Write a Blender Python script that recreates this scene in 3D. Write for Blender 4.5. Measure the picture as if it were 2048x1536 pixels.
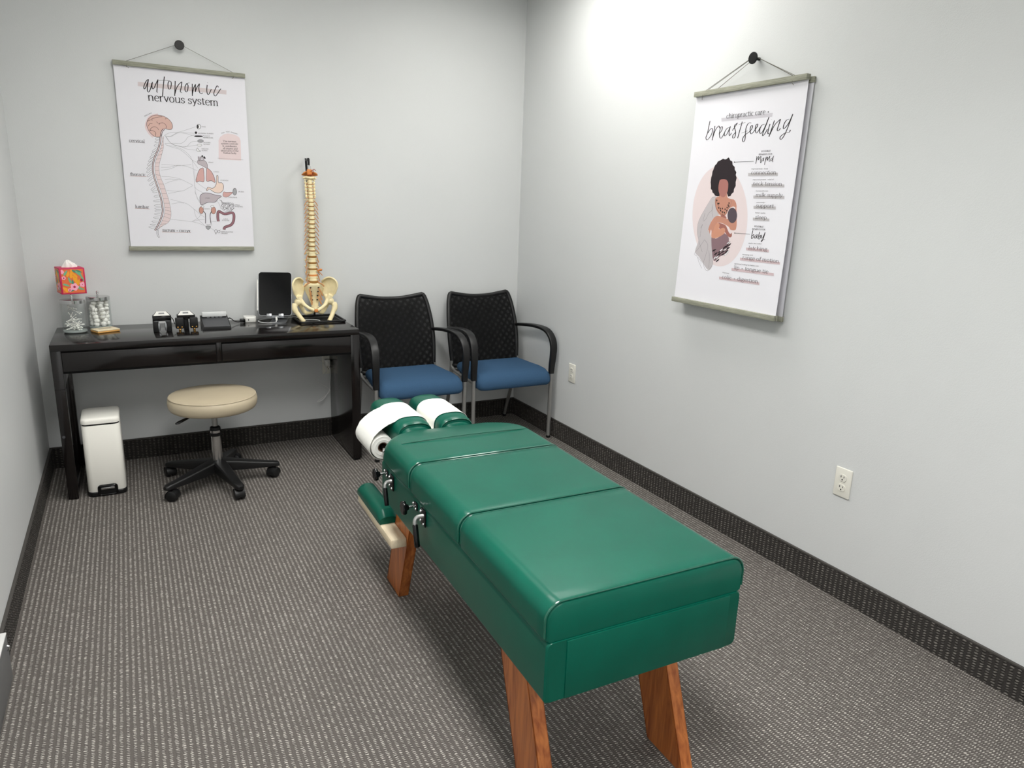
import bpy, bmesh, math, random, json
from mathutils import Vector, Matrix
random.seed(7)
C = bpy.context.scene.collection
SC = bpy.context.scene
PI = math.pi
for o in list(bpy.data.objects): bpy.data.objects.remove(o)

# ------------------------------------------------------------------ camera
W = 2.759          # room width; left wall x=0, back wall y=0, floor z=0
CEIL = 2.67
YF = -7.2          # wall behind the camera
cd = bpy.data.cameras.new('camera'); cam = bpy.data.objects.new('camera', cd); C.objects.link(cam)
cd.sensor_fit = 'HORIZONTAL'; cd.sensor_width = 36.0; cd.lens = 1418.97/2048*36; cd.clip_start = .02
def cam_basis(yaw, pitch, roll):
    cy, sy, cp, sp = math.cos(yaw), math.sin(yaw), math.cos(pitch), math.sin(pitch)
    f = Vector((sy*cp, cy*cp, -sp)); r = Vector((cy, -sy, 0)); u = r.cross(f)
    c, s = math.cos(roll), math.sin(roll)
    return c*r+s*u, -s*r+c*u, f
r_, u_, f_ = cam_basis(.49793, .249832, .034262)
m = Matrix((r_, u_, -f_)).transposed().to_4x4(); m.translation = Vector((.44702, -4.22688, 1.43952))
cam.matrix_world = m
SC.camera = cam

# ------------------------------------------------------------------ world, exposure, ceiling lights
wd = bpy.data.worlds.new('world'); SC.world = wd; wd.use_nodes = True
wd.node_tree.nodes['Background'].inputs[0].default_value = (.8, .85, .9, 1)
wd.node_tree.nodes['Background'].inputs[1].default_value = .05
SC.view_settings.view_transform = 'Standard'; SC.view_settings.look = 'None'
SC.view_settings.gamma = 1; SC.view_settings.use_curve_mapping = False
SC.view_settings.exposure = 0.11
LIGHTS = [  # x, y, size x, size y, watts
    (2.28, -1.25, .50, 1.18, 2.1),
    (.95, -1.60, .58, 1.18, 5.5),  # added fill panel that brightens the back wall
    (.95, -3.35, .58, 1.18, 20.5),
    (1.10, -6.10, .58, 1.18, 48),  # added panel behind the camera for low frontal light
]
LIGHT_COL = (1.0, .998, 1.0)

# ------------------------------------------------------------------ materials
def sc(r, g, b): return tuple((v/255/12.92 if v/255 <= .04045 else ((v/255+.055)/1.055)**2.4) for v in (r, g, b))+(1,)
def mat(name, col, rough=.5, metal=0, spec=.5, coat=0, trans=0, ior=1.45, emit=None, bump=0, bscale=200, var=0, vscale=6, alpha=1, sheen=0, coatr=.05):
    m = bpy.data.materials.new(name); m.use_nodes = True
    nt = m.node_tree; b = nt.nodes['Principled BSDF']
    if len(col) == 3: col = sc(*col)
    b.inputs['Base Color'].default_value = col
    b.inputs['Roughness'].default_value = rough; b.inputs['Metallic'].default_value = metal
    b.inputs['Specular IOR Level'].default_value = spec; b.inputs['IOR'].default_value = ior
    b.inputs['Coat Weight'].default_value = coat; b.inputs['Coat Roughness'].default_value = coatr
    b.inputs['Transmission Weight'].default_value = trans
    b.inputs['Alpha'].default_value = alpha
    b.inputs['Sheen Weight'].default_value = sheen
    if emit: b.inputs['Emission Color'].default_value = emit[0]; b.inputs['Emission Strength'].default_value = emit[1]
    L = nt.links; N = nt.nodes
    if bump or var:
        tc = N.new('ShaderNodeTexCoord')
    if bump:
        n = N.new('ShaderNodeTexNoise'); n.inputs['Scale'].default_value = bscale; n.inputs['Detail'].default_value = 3
        bp = N.new('ShaderNodeBump'); bp.inputs['Strength'].default_value = bump; bp.inputs['Distance'].default_value = .002
        L.new(tc.outputs['Object'], n.inputs['Vector']); L.new(n.outputs['Fac'], bp.inputs['Height']); L.new(bp.outputs[0], b.inputs['Normal'])
    if var:
        n = N.new('ShaderNodeTexNoise'); n.inputs['Scale'].default_value = vscale; n.inputs['Detail'].default_value = 4
        cr = N.new('ShaderNodeValToRGB'); e = cr.color_ramp.elements
        e[0].position = .3; e[1].position = .7
        e[0].color = tuple(c*(1-var) for c in col[:3])+(1,); e[1].color = tuple(min(1, c*(1+var)) for c in col[:3])+(1,)
        L.new(tc.outputs['Object'], n.inputs['Vector']); L.new(n.outputs['Fac'], cr.inputs[0]); L.new(cr.outputs[0], b.inputs['Base Color'])
    return m
def math_node(nt, op, a, b=None, c=None):
    n = nt.nodes.new('ShaderNodeMath'); n.operation = op
    for i, v in enumerate((a, b, c)):
        if v is None: continue
        if hasattr(v, 'node'): nt.links.new(v, n.inputs[i])
        else: n.inputs[i].default_value = v
    return n.outputs[0]
def carpet(name, base, light, dark, axes, pu, pv, bumpd):
    """tufted loop carpet: columns of light loops with plain yarn between them, staggered column by column"""
    m = bpy.data.materials.new(name); m.use_nodes = True; nt = m.node_tree; N = nt.nodes; L = nt.links
    bs = N['Principled BSDF']; bs.inputs['Roughness'].default_value = .95; bs.inputs['Specular IOR Level'].default_value = .15
    mn = lambda op, a, b=None, c=None: math_node(nt, op, a, b, c)
    tc = N.new('ShaderNodeTexCoord'); sp = N.new('ShaderNodeSeparateXYZ')
    def noise(scale, detail=2):
        n = N.new('ShaderNodeTexNoise'); n.inputs['Scale'].default_value = scale; n.inputs['Detail'].default_value = detail
        L.new(tc.outputs['Object'], n.inputs['Vector']); return n
    wn = noise(75)
    sb = N.new('ShaderNodeVectorMath'); sb.operation = 'SUBTRACT'; sb.inputs[1].default_value = (.5, .5, .5)
    mx = N.new('ShaderNodeVectorMath'); mx.operation = 'SCALE'; mx.inputs['Scale'].default_value = .0085
    ad = N.new('ShaderNodeVectorMath'); ad.operation = 'ADD'
    L.new(wn.outputs['Color'], sb.inputs[0]); L.new(sb.outputs[0], mx.inputs[0])
    L.new(tc.outputs['Object'], ad.inputs[0]); L.new(mx.outputs[0], ad.inputs[1]); L.new(ad.outputs[0], sp.inputs[0])
    u = mn('DIVIDE', sp.outputs[axes[0]], pu); v0 = mn('DIVIDE', sp.outputs[axes[1]], pv)
    fu = mn('FLOOR', u); fr = mn('FRACT', u)
    v = mn('ADD', mn('ADD', v0, mn('MULTIPLY', fu, .37)), mn('MULTIPLY', fr, .35)); fv = mn('FRACT', v); cv = mn('FLOOR', v)
    frc = mn('MINIMUM', mn('DIVIDE', fr, .64), 1)
    col = mn('POWER', mn('MAXIMUM', mn('SINE', mn('MULTIPLY', frc, PI)), 0), .6)
    sv = mn('SINE', mn('MULTIPLY', fv, PI))
    loop = mn('MULTIPLY', col, mn('POWER', sv, 1.2))
    cb = N.new('ShaderNodeCombineXYZ'); L.new(fu, cb.inputs[0]); L.new(cv, cb.inputs[1])
    rn = N.new('ShaderNodeTexWhiteNoise'); L.new(cb.outputs[0], rn.inputs['Vector'])
    fn = noise(620); 
    bright = mn('MULTIPLY', mn('MAXIMUM', mn('SUBTRACT', loop, .30), 0), mn('ADD', mn('MULTIPLY', rn.outputs['Value'], 1.0), .45))
    bright = mn('MULTIPLY', bright, mn('ADD', mn('MULTIPLY', fn.outputs['Fac'], 1.6), .15))
    shade = mn('MULTIPLY', col, mn('POWER', mn('SUBTRACT', 1, sv), 2.5))
    shade = mn('MAXIMUM', shade, mn('MULTIPLY', mn('LESS_THAN', fn.outputs['Fac'], .40), .5))
    bright = mn('MINIMUM', bright, 1); shade = mn('MINIMUM', shade, 1)
    m1 = N.new('ShaderNodeMix'); m1.data_type = 'RGBA'; L.new(bright, m1.inputs[0]); m1.inputs[6].default_value = base; m1.inputs[7].default_value = light
    m2 = N.new('ShaderNodeMix'); m2.data_type = 'RGBA'; L.new(shade, m2.inputs[0]); L.new(m1.outputs[2], m2.inputs[6]); m2.inputs[7].default_value = dark
    big = noise(1.3, 3); hb = N.new('ShaderNodeHueSaturation'); L.new(m2.outputs[2], hb.inputs['Color']); L.new(mn('ADD', mn('MULTIPLY', big.outputs['Fac'], .2), .9), hb.inputs['Value'])
    L.new(hb.outputs[0], bs.inputs['Base Color'])
    bp = N.new('ShaderNodeBump'); bp.inputs['Strength'].default_value = 1; bp.inputs['Distance'].default_value = bumpd
    L.new(mn('ADD', loop, mn('MULTIPLY', fn.outputs['Fac'], .8)), bp.inputs['Height']); L.new(bp.outputs[0], bs.inputs['Normal'])
    return m
def wood(name, c1, c2, scale=(40, 2, 2), rough=.4, coat=0, knots=False):
    m = bpy.data.materials.new(name); m.use_nodes = True; nt = m.node_tree; N = nt.nodes; L = nt.links
    b = N['Principled BSDF']; b.inputs['Roughness'].default_value = rough; b.inputs['Coat Weight'].default_value = coat
    tc = N.new('ShaderNodeTexCoord'); mp = N.new('ShaderNodeMapping'); mp.inputs['Scale'].default_value = scale
    n = N.new('ShaderNodeTexNoise'); n.inputs['Scale'].default_value = 3; n.inputs['Detail'].default_value = 6; n.inputs['Distortion'].default_value = .6
    cr = N.new('ShaderNodeValToRGB'); e = cr.color_ramp.elements
    e[0].position = .32; e[0].color = sc(*c1); e[1].position = .66; e[1].color = sc(*c2)
    L.new(tc.outputs['Object'], mp.inputs[0]); L.new(mp.outputs[0], n.inputs['Vector']); L.new(n.outputs['Fac'], cr.inputs[0])
    out = cr.outputs[0]
    if knots:
        vo = N.new('ShaderNodeTexVoronoi'); vo.inputs['Scale'].default_value = 9; L.new(tc.outputs['Object'], vo.inputs['Vector'])
        k = math_node(nt, 'LESS_THAN', vo.outputs['Distance'], .13)
        mx = N.new('ShaderNodeMix'); mx.data_type = 'RGBA'; L.new(k, mx.inputs[0]); L.new(out, mx.inputs[6]); mx.inputs[7].default_value = sc(165, 130, 90); out = mx.outputs[2]
    L.new(out, b.inputs['Base Color'])
    bp = N.new('ShaderNodeBump'); bp.inputs['Strength'].default_value = .15; bp.inputs['Distance'].default_value = .001
    L.new(n.outputs['Fac'], bp.inputs['Height']); L.new(bp.outputs[0], b.inputs['Normal'])
    return m
M = {}
M['wall'] = mat('wall_paint', (210, 212, 212), .42, spec=.30, bump=.2, bscale=260, var=.012, vscale=2)
M['ceil'] = mat('ceiling_tile', (236, 236, 232), .9, bump=.3, bscale=120)
M['carpet'] = carpet('loop_carpet', sc(100, 95, 91), sc(226, 220, 212), sc(46, 43, 41), (0, 1), .0165, .0068, .0028)
M['base_b'] = carpet('carpet_base_back_shaded', sc(50, 48, 46), sc(112, 108, 102), sc(20, 19, 19), (0, 2), .021, .0095, .003)  # carpet pattern in darker colours; weaker light at the wall foot painted in
M['base_s'] = carpet('carpet_base_side_shaded', sc(62, 59, 57), sc(150, 145, 138), sc(24, 23, 23), (1, 2), .021, .0095, .003)  # side strips likewise darkened in colour for the dimmer wall foot
M['green'] = mat('green_vinyl', (1, 84, 67), .33, spec=.26, bump=.03, bscale=500, var=.07, vscale=9, coat=.06, coatr=.10)
M['seam'] = mat('green_piping', (4, 84, 66), .18, spec=.8, coat=.6, coatr=.08)
M['stain'] = wood('stained_pine', (146, 76, 34), (196, 118, 60), (22, 22, 2.2), .38, coat=.1)
M['pine'] = wood('raw_pine', (218, 201, 170), (234, 221, 193), (20, 2, 20), .6, knots=True)
M['blackwood'] = wood('black_brown_foil', (11, 8, 8), (19, 14, 13), (1.5, 30, 30), .15)
M['blackgap'] = mat('black_gap', (6, 6, 6), .9)
M['black'] = mat('black_plastic', (18, 18, 19), .42)
M['blackm'] = mat('black_metal', (11, 11, 12), .38, spec=.35)
M['card'] = mat('cardboard_core', (96, 72, 52), .8)
M['gloss'] = mat('black_gloss', (8, 8, 9), .12)
M['chrome'] = mat('chrome', (205, 205, 205), .16, metal=1)
M['silver'] = mat('silver_paint', (168, 168, 166), .32, metal=.75)
M['alu'] = mat('brushed_aluminium', (185, 187, 190), .28, metal=.9)
M['brass'] = mat('brass', (180, 140, 80), .2, metal=1)
M['blue'] = mat('blue_fabric', (58, 87, 117), .92, spec=.15, bump=.8, bscale=900, var=.14, vscale=420)
M['beige'] = mat('beige_vinyl', (190, 177, 152), .42, bump=.08, bscale=300, var=.05)
M['white'] = mat('white_enamel', (244, 242, 234), .38, bump=.05, bscale=200)
M['whitep'] = mat('white_plastic', (232, 231, 226), .3)
M['plate'] = mat('ivory_outlet', (226, 224, 214), .3)
M['cable'] = mat('white_cable', (222, 222, 222), .4)
M['paper'] = mat('exam_paper', (238, 238, 232), .85, spec=.1, bump=.5, bscale=55)
def thin_glass(name):
    m = bpy.data.materials.new(name); m.use_nodes = True; nt = m.node_tree; N = nt.nodes; L = nt.links
    N.remove(N['Principled BSDF']); t = N.new('ShaderNodeBsdfTransparent'); t.inputs[0].default_value = (.97, .985, .98, 1)
    g = N.new('ShaderNodeBsdfGlossy'); g.inputs['Roughness'].default_value = .03
    lw = N.new('ShaderNodeLayerWeight'); lw.inputs[0].default_value = .12; mx = N.new('ShaderNodeMixShader')
    L.new(math_node(nt, 'MULTIPLY', math_node(nt, 'MINIMUM', lw.outputs['Fresnel'], .5), .6), mx.inputs[0]); L.new(t.outputs[0], mx.inputs[1]); L.new(g.outputs[0], mx.inputs[2]); L.new(mx.outputs[0], N['Material Output'].inputs[0])
    return m
M['glass'] = thin_glass('jar_glass')
M['cotton'] = mat('cotton', (244, 243, 238), .95, spec=.05, bump=.6, bscale=150, sheen=.3)
M['bone'] = mat('bone_plastic', (238, 223, 178), .42, bump=.25, bscale=160, var=.06, vscale=30)
M['disc'] = mat('disc_rubber', (150, 106, 44), .45)
M['nerve'] = mat('nerve_rubber', (196, 140, 90), .5)
M['occ'] = mat('occiput_plastic', (205, 128, 62), .45, var=.1, vscale=40)
M['artery'] = mat('artery_red', (150, 48, 28), .4)
M['hole'] = mat('dark_hole', (60, 38, 20), .8)
M['rail'] = wood('green_washed_oak', (126, 127, 112), (162, 162, 146), (6, 6, 160), .7)
M['railh'] = M['rail']
M['sheet'] = mat('poster_paper', (228, 227, 233), .55, spec=.3)
M['cord'] = mat('grey_cord', (110, 108, 100), .8)
M['soap'] = mat('amber_block', (214, 160, 88), .35, trans=.0)
M['soapt'] = mat('cream_top', (226, 212, 180), .5)
M['gl'] = mat('grey_key', (70, 71, 74), .45)
M['screen'] = mat('lcd_grey', (130, 132, 134), .3)
M['clear'] = mat('clear_plastic', (236, 238, 238), .08, spec=.7, trans=.25)
M['metalbox'] = mat('pale_metal', (214, 214, 212), .35)
M['metalbox_shaded'] = mat('pale_metal_shaded', (120, 122, 124), .35, metal=.4)  # same white metal greyed in colour for its shaded front
M['diff'] = mat('light_diffuser', (240, 240, 240), .6, emit=((1, .98, .93, 1), 9))
def mesh_fabric(name, pitch, rot, frac):
    m = bpy.data.materials.new(name); m.use_nodes = True; nt = m.node_tree; N = nt.nodes; L = nt.links
    b = N['Principled BSDF']; b.inputs['Base Color'].default_value = sc(9, 9, 10); b.inputs['Roughness'].default_value = .6; b.inputs['Specular IOR Level'].default_value = .2
    tc = N.new('ShaderNodeTexCoord'); mp = N.new('ShaderNodeMapping'); mp.inputs['Rotation'].default_value = (0, rot, 0)
    sp = N.new('ShaderNodeSeparateXYZ'); L.new(tc.outputs['Object'], mp.inputs[0]); L.new(mp.outputs[0], sp.inputs[0])
    a = math_node(nt, 'FRACT', math_node(nt, 'DIVIDE', sp.outputs[0], pitch)); c = math_node(nt, 'FRACT', math_node(nt, 'DIVIDE', sp.outputs[2], pitch))
    g = math_node(nt, 'MULTIPLY', math_node(nt, 'GREATER_THAN', a, frac), math_node(nt, 'GREATER_THAN', c, frac))
    L.new(math_node(nt, 'SUBTRACT', 1, g), b.inputs['Alpha'])
    return m
M['meshf'] = mesh_fabric('mesh_fabric_front', .0042, .12, .57)
M['meshr'] = mesh_fabric('mesh_fabric_rear', .0046, .02, .57)

# ------------------------------------------------------------------ mesh building helpers
class MB:
    """collects shapes and links them as ONE mesh object"""
    def __init__(s): s.bm = bmesh.new(); s.mi = 0
    def _f(s, vs):
        try: f = s.bm.faces.new(vs); f.material_index = s.mi; return f
        except ValueError: return None
    def box(s, x0, x1, y0, y1, z0, z1, bev=0, seg=2, mtx=None):
        t = bmesh.new()
        bmesh.ops.create_cube(t, size=1)
        for v in t.verts: v.co = Vector(((x0+x1)/2+v.co.x*(x1-x0), (y0+y1)/2+v.co.y*(y1-y0), (z0+z1)/2+v.co.z*(z1-z0)))
        if bev: bmesh.ops.bevel(t, geom=t.edges[:], offset=bev, segments=seg, profile=.5, affect='EDGES')
        s.merge(t, mtx); return s
    def merge(s, t, mtx=None):
        mp = {}
        for v in t.verts: mp[v] = s.bm.verts.new(mtx @ v.co if mtx else v.co)
        for f in t.faces: s._f([mp[v] for v in f.verts])
        t.free()
    def rings(s, R, closed=True, cap0=True, cap1=True):
        """loft through rings (lists of points of equal length)"""
        vr = [[s.bm.verts.new(Vector(p)) for p in r] for r in R]
        n = len(R[0])
        for i in range(len(vr)-1):
            for j in range(n if closed else n-1):
                k = (j+1) % n
                s._f([vr[i][j], vr[i][k], vr[i+1][k], vr[i+1][j]])
        if cap0: s._f(vr[0][::-1])
        if cap1: s._f(vr[-1])
        return s
    def tube(s, pts, r, n=10, cap=True, closed=False, flat=None):
        """tube along a path; r number or list; flat=(ru, rv, up) for an oval/flat section"""
        P = [Vector(p) for p in pts]; m = len(P); R = []
        if not hasattr(r, '__len__'): r = [r]*m
        elif len(r) != m: r = [r[min(len(r)-1, int(i*len(r)/m))] for i in range(m)]
        up = None
        for i in range(m):
            a = P[(i-1) % m] if closed or i else P[0]; b = P[(i+1) % m] if closed or i < m-1 else P[-1]
            t = (b-a).normalized()
            if up is None:
                up = Vector((0, 0, 1)) if abs(t.z) < .9 else Vector((0, 1, 0))
                if flat: up = Vector(flat[2])
            x = t.cross(up)
            if x.length < 1e-6: x = t.orthogonal()
            x.normalize(); y = x.cross(t).normalized()
            if not flat: up = y
            rx = ry = r[i]
            if flat: rx, ry = flat[0]*r[i], flat[1]*r[i]
            R.append([P[i]+x*math.cos(k*2*PI/n)*rx+y*math.sin(k*2*PI/n)*ry for k in range(n)])
        if closed: R.append(R[0]); return s.rings(R, True, False, False)
        return s.rings(R, True, cap, cap)
    def cyl(s, a, b, r, r2=None, n=20): return s.tube([a, b], [r, r if r2 is None else r2], n)
    def lathe(s, prof, c=(0, 0, 0), n=28, sx=1, sy=1, cap0=True, cap1=True):
        R = [[(c[0]+p[0]*math.cos(k*2*PI/n)*sx, c[1]+p[0]*math.sin(k*2*PI/n)*sy, c[2]+p[1]) for k in range(n)] for p in prof]
        return s.rings(R, True, cap0, cap1)
    def sphere(s, c, r, n=12, sx=1, sy=1, sz=1):
        pr = [(max(1e-4, r*math.sin(i*PI/n)), -r*math.cos(i*PI/n)*sz) for i in range(n+1)]
        return s.lathe(pr, c, n*2, sx, sy)
    def prism(s, poly, fn0, fn1):
        """polygon in 2D between two mapping functions"""
        a = [s.bm.verts.new(Vector(fn0(*p))) for p in poly]; b = [s.bm.verts.new(Vector(fn1(*p))) for p in poly]
        s._f(a[::-1]); s._f(b); n = len(poly)
        for i in range(n): s._f([a[i], a[(i+1) % n], b[(i+1) % n], b[i]])
        return s
    def build(s, name, mats, parent=None, smooth=True, angle=38, loc=None, rotz=0):
        bm = s.bm
        bmesh.ops.recalc_face_normals(bm, faces=bm.faces[:])
        if smooth:
            for f in bm.faces: f.smooth = True
            for e in bm.edges:
                if len(e.link_faces) == 2 and e.calc_face_angle(0) > math.radians(angle): e.smooth = False
        me = bpy.data.meshes.new(name); bm.to_mesh(me); bm.free()
        for k in (mats if isinstance(mats, (list, tuple)) else [mats]): me.materials.append(M[k] if isinstance(k, str) else k)
        o = bpy.data.objects.new(name, me); C.objects.link(o)
        if parent: o.parent = parent
        if loc: o.location = loc
        if rotz: o.rotation_euler.z = rotz
        return o
def thing(name, label, cat, loc=(0, 0, 0), rotz=0, group=None):
    o = bpy.data.objects.new(name, None); C.objects.link(o); o.location = loc; o.rotation_euler = (0, 0, rotz)
    o.empty_display_size = .05
    return tag(o, label, cat, group)
def tag(o, label, cat, group=None):
    o['label'] = label; o['category'] = cat
    if group: o['group'] = group
    return o
def struct(name, mb, m, smooth=False):
    o = mb.build(name, m, smooth=smooth); o['kind'] = 'structure'; return o
def copy_tree(o, parent=None):
    c = o.copy(); C.objects.link(c)
    if parent: c.parent = parent
    for ch in list(o.children): copy_tree(ch, c)
    return c
def spline(P, k=8, closed=False):
    """Catmull-Rom through points"""
    P = [tuple(p) for p in P]; n = len(P); out = []
    if n < 3 and not closed: return P
    for i in range(n if closed else n-1):
        p0 = P[(i-1) % n] if closed or i > 0 else P[0]; p1 = P[i]; p2 = P[(i+1) % n]; p3 = P[(i+2) % n] if closed or i+2 < n else P[-1]
        for j in range(k):
            t = j/k
            out.append(tuple(.5*(2*b+(c-a)*t+(2*a-5*b+4*c-d)*t*t+(3*b-a-3*c+d)*t**3) for a, b, c, d in zip(p0, p1, p2, p3)))
    if not closed: out.append(P[-1])
    return out
def rrect(x0, x1, y0, y1, r, n=6):
    """rounded rectangle outline (r may be 4 radii: bl, br, tr, tl)"""
    if not hasattr(r, '__len__'): r = (r,)*4
    cs = [(x0+r[0], y0+r[0], PI, r[0]), (x1-r[1], y0+r[1], 1.5*PI, r[1]), (x1-r[2], y1-r[2], 0, r[2]), (x0+r[3], y1-r[3], .5*PI, r[3])]
    return [(cx+rr*math.cos(a+i*PI/2/n), cy+rr*math.sin(a+i*PI/2/n)) for cx, cy, a, rr in cs for i in range(n+1)]

# ================================================================== THE ROOM
b = MB().box(-.12, W+.12, YF-.12, .12, -.1, 0); struct('floor', b, 'carpet')
b = MB().box(-.12, W+.12, YF-.12, .12, CEIL, CEIL+.1); struct('ceiling', b, 'ceil')
b = MB().box(-.12, W+.12, 0, .12, 0, CEIL); struct('wall_back', b, 'wall')
b = MB().box(-.12, W+.12, YF-.12, YF, 0, CEIL); struct('wall_front', b, 'wall')
b = MB().box(-.12, 0, YF, 0, 0, CEIL); struct('wall_left', b, 'wall')
b = MB().box(W, W+.12, YF, 0, 0, CEIL); struct('wall_right', b, 'wall')
BH, BT = .116, .009
M['cap'] = mat('base_binding', (66, 63, 60), .7)
def baseboard(name, x0, x1, y0, y1, m):
    o = struct(name, MB().box(x0, x1, y0, y1, 0, BH-.007), m)
    e = .0015
    MB().box(x0-e if x0 > 1 else x0, x1+e if x1 < 1 else x1, y0-e if name.endswith('back') else y0, y1, BH-.007, BH, .001).build('binding_strip', 'cap', o)
baseboard('baseboard_back', 0, W, -BT, 0, 'base_b')
baseboard('baseboard_left', 0, BT, YF, -BT, 'base_s')
baseboard('baseboard_right', W-BT, W, YF, -BT, 'base_s')

# ceiling troffers outside the frame, with added fill panels among them
for i, (x, y, sx, sy, w) in enumerate(LIGHTS):
    t = thing('ceiling_light', ['recessed ceiling light panel above the wall with the breastfeeding poster', 'unseen ceiling light panel added over the middle of the room to brighten the back wall', 'recessed ceiling light panel over the foot of the green table', 'unseen ceiling light panel added behind the camera as low frontal fill'][i], 'ceiling light', (x, y, CEIL), group='ceiling lights')
    f = MB(); a, c = sx/2+.02, sy/2+.02
    f.box(-a, a, -c, -c+.02, -.012, -.001); f.box(-a, a, c-.02, c, -.012, -.001); f.box(-a, -a+.02, -c+.02, c-.02, -.012, -.001); f.box(a-.02, a, -c+.02, c-.02, -.012, -.001)
    f.build('frame', 'whitep', t)
    MB().box(-a+.02, a-.02, -c+.02, c-.02, -.008, -.002).build('diffuser', 'diff', t)
    ld = bpy.data.lights.new('lamp', 'AREA'); ld.shape = 'RECTANGLE'; ld.size = sx; ld.size_y = sy; ld.energy = w; ld.color = LIGHT_COL
    ld.spread = math.radians(138)
    lo = bpy.data.objects.new('lamp', ld); C.objects.link(lo); lo.parent = t; lo.location = (0, 0, -.014)

# ================================================================== GREEN TREATMENT TABLE
TO = (1.153+.99971*.2725, -3.12-.02399*.2725, 0)
TR = -.024
table = thing('treatment_table', 'long green vinyl treatment table with three cushions on splayed wooden legs', 'treatment table', TO, TR)
HB = .2725
b = MB()
b.rings([[(x, y, z) for x, z in rrect(-HB+i, HB-i, .392+i, .542-i*.3, .014)] for y, i in ((0, .004), (.004, 0), (1.19, 0), (1.2, .006))])
b.build('box_frame', 'green', table)
def cushion(name, a0, a1, shape, z0=.543):
    """shape(a) -> half width, top height, corner radius"""
    b = MB(); R = []; N = 14
    A = [a0, a0+.0015, a0+.005, a0+.012]+[a0+.012+(a1-a0-.024)*i/N for i in range(1, N)]+[a1-.012, a1-.005, a1-.0015, a1]
    for i, a in enumerate(A):
        d = min(a-a0, a1-a); ins = .006*(1-min(1, d/.012))**2
        h, zt, r, *tp = shape(a); h -= ins; zt -= ins; tp = tp[0] if tp else 1
        ring = []
        for x, z in rrect(-h, h, z0, zt, (.008, .008, r, r), 8):
            crown = .006*max(0, 1-(x/h)**2)*(1 if z > zt-.02 else 0)
            ring.append((x*(1-(1-tp)*max(0, (z-z0)/(zt-z0))**1.6), a, z+crown))
        R.append(ring)
    b.rings(R)
    return b.build(name, 'green', table, angle=50)
flat = lambda a: (HB+.003, .633, .040)
def headshape(a):
    R_ = lambda a0, w, d: d*(1-math.sqrt(max(0, 1-min(1, max(0, (a-a0)/w))**2)))
    hb = HB+.003-R_(1.16, .09, .115); ht = HB+.003-R_(1.10, .15, .150); t = max(0, (a-1.07)/.18)
    return (hb, .633-.018*t**1.6, .040, ht/hb)
cs = [cushion('cushion', .002, .471, flat), cushion('cushion', .475, .877, flat), cushion('cushion', .881, 1.250, headshape)]
cs[0]['label'] = 'foot cushion'; cs[1]['label'] = 'middle cushion'; cs[2]['label'] = 'head end cushion with sloping rounded end'
def piping(par, a, h, zt, r=.003, z0=.555, rr=.040, name='piping'):
    pts = [(x, a, z+.006*max(0, 1-(x/h)**2)*(z > zt-.02)) for x, z in rrect(-h, h, z0-.2, zt, (.008, .008, rr, rr), 8) if z > z0-.002]
    # order from left side up and over to the right
    pts = sorted(pts, key=lambda p: math.atan2(p[2]-.55, -p[0]) if False else p[0]) if False else pts
    L_ = [p for p in pts]
    o = MB().tube([(-h, a, z0)]+L_[::-1]+[(h, a, z0)], r, 8).build(name, 'seam', par); return o
piping(cs[0], .006, HB+.003, .633); piping(cs[0], .467, HB+.001, .631, .0022)
piping(cs[1], .479, HB+.003, .632, .003); piping(cs[1], .873, HB+.001, .631, .0022)
piping(cs[2], .885, HB+.003, .632, .003)
MB().tube([(x*.985, 1.072, .6335+.006*(1-(x/HB)**2)) for x in [(-HB+.03)+(2*HB-.06)*i/12 for i in range(13)]], .0016, 6).build('stitched_seam', 'seam', cs[2])
b = MB().box(-.222, .236, -.0025, .002, .396, .538, .001); b.build('end_flap', 'green', table)
# legs
M['stainl'] = M['stain']
for sx, f0, t0, nm in ((-1, .04, .19, 'foot'), (1, .04, .19, 'foot'), (-1, 1.164, 1.012, 'head'), (1, 1.164, 1.012, 'head')):
    x0, x1 = (-.222, -.186) if sx < 0 else (.186, .222)
    b = MB(); pr = [(f0, 0), (f0+.150, 0), (t0+.150, .394), (t0, .394)]
    R = []
    for (a, z) in pr: pass
    b.rings([[(x, a, z) for a, z in pr] for x in (x0, x0+.002, x1-.002, x1)])
    bmesh.ops.bevel(b.bm, geom=[e for e in b.bm.edges if abs((e.verts[0].co-e.verts[1].co).z) > .3], offset=.004, segments=2, affect='EDGES')
    b.build('leg', 'stain', table, angle=30)
# arm rest
b = MB().box(-.279, -.222, 1.070, 1.515, .250, .284, .005); b.build('armrest_board', 'pine', table)['label'] = 'pale unfinished pine board'
b = MB(); R = []
for i in range(13):
    t = i/12; a = 1.205+.315*t; e = (1-(abs(2*t-1))**6)
    s = .55+.45*min(1, e*1.6)
    R.append([(-.246+x*(.9+.1*s), a, .2845+max(0, z)*s) for x, z in rrect(-.036, .036, 0, .049, (.004, .004, .030, .030), 8)])
b.rings(R); b.build('armrest_pad', 'green', table)
# knobs and levers on the left side
def knob(a, z):
    b = MB().box(-HB-.004, -HB, a-.016, a+.016, z-.012, z+.012, .003); br = b.build('knob_bracket', 'blackm', table)
    for da in (-.012, .011): MB().sphere((-HB-.006, a+da, z+(.006 if da > 0 else -.005)), .0042, 8).build('screw', 'chrome', br)
    MB().cyl((-HB-.002, a, z), (-HB-.034, a, z), .0042).build('rod', 'chrome', br)
    prof = []; b = MB(); n = 40
    def star(r, x): return [(x, a+r*(1+.07*math.cos(8*k*2*PI/n))*math.cos(k*2*PI/n), z+r*(1+.07*math.cos(8*k*2*PI/n))*math.sin(k*2*PI/n)) for k in range(n)]
    b.rings([star(.008, -HB-.026), star(.010, -HB-.034), star(.019, -HB-.035), star(.0215, -HB-.039), star(.0215, -HB-.045), star(.018, -HB-.048)])
    b.build('star_knob', 'gloss', br)
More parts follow.
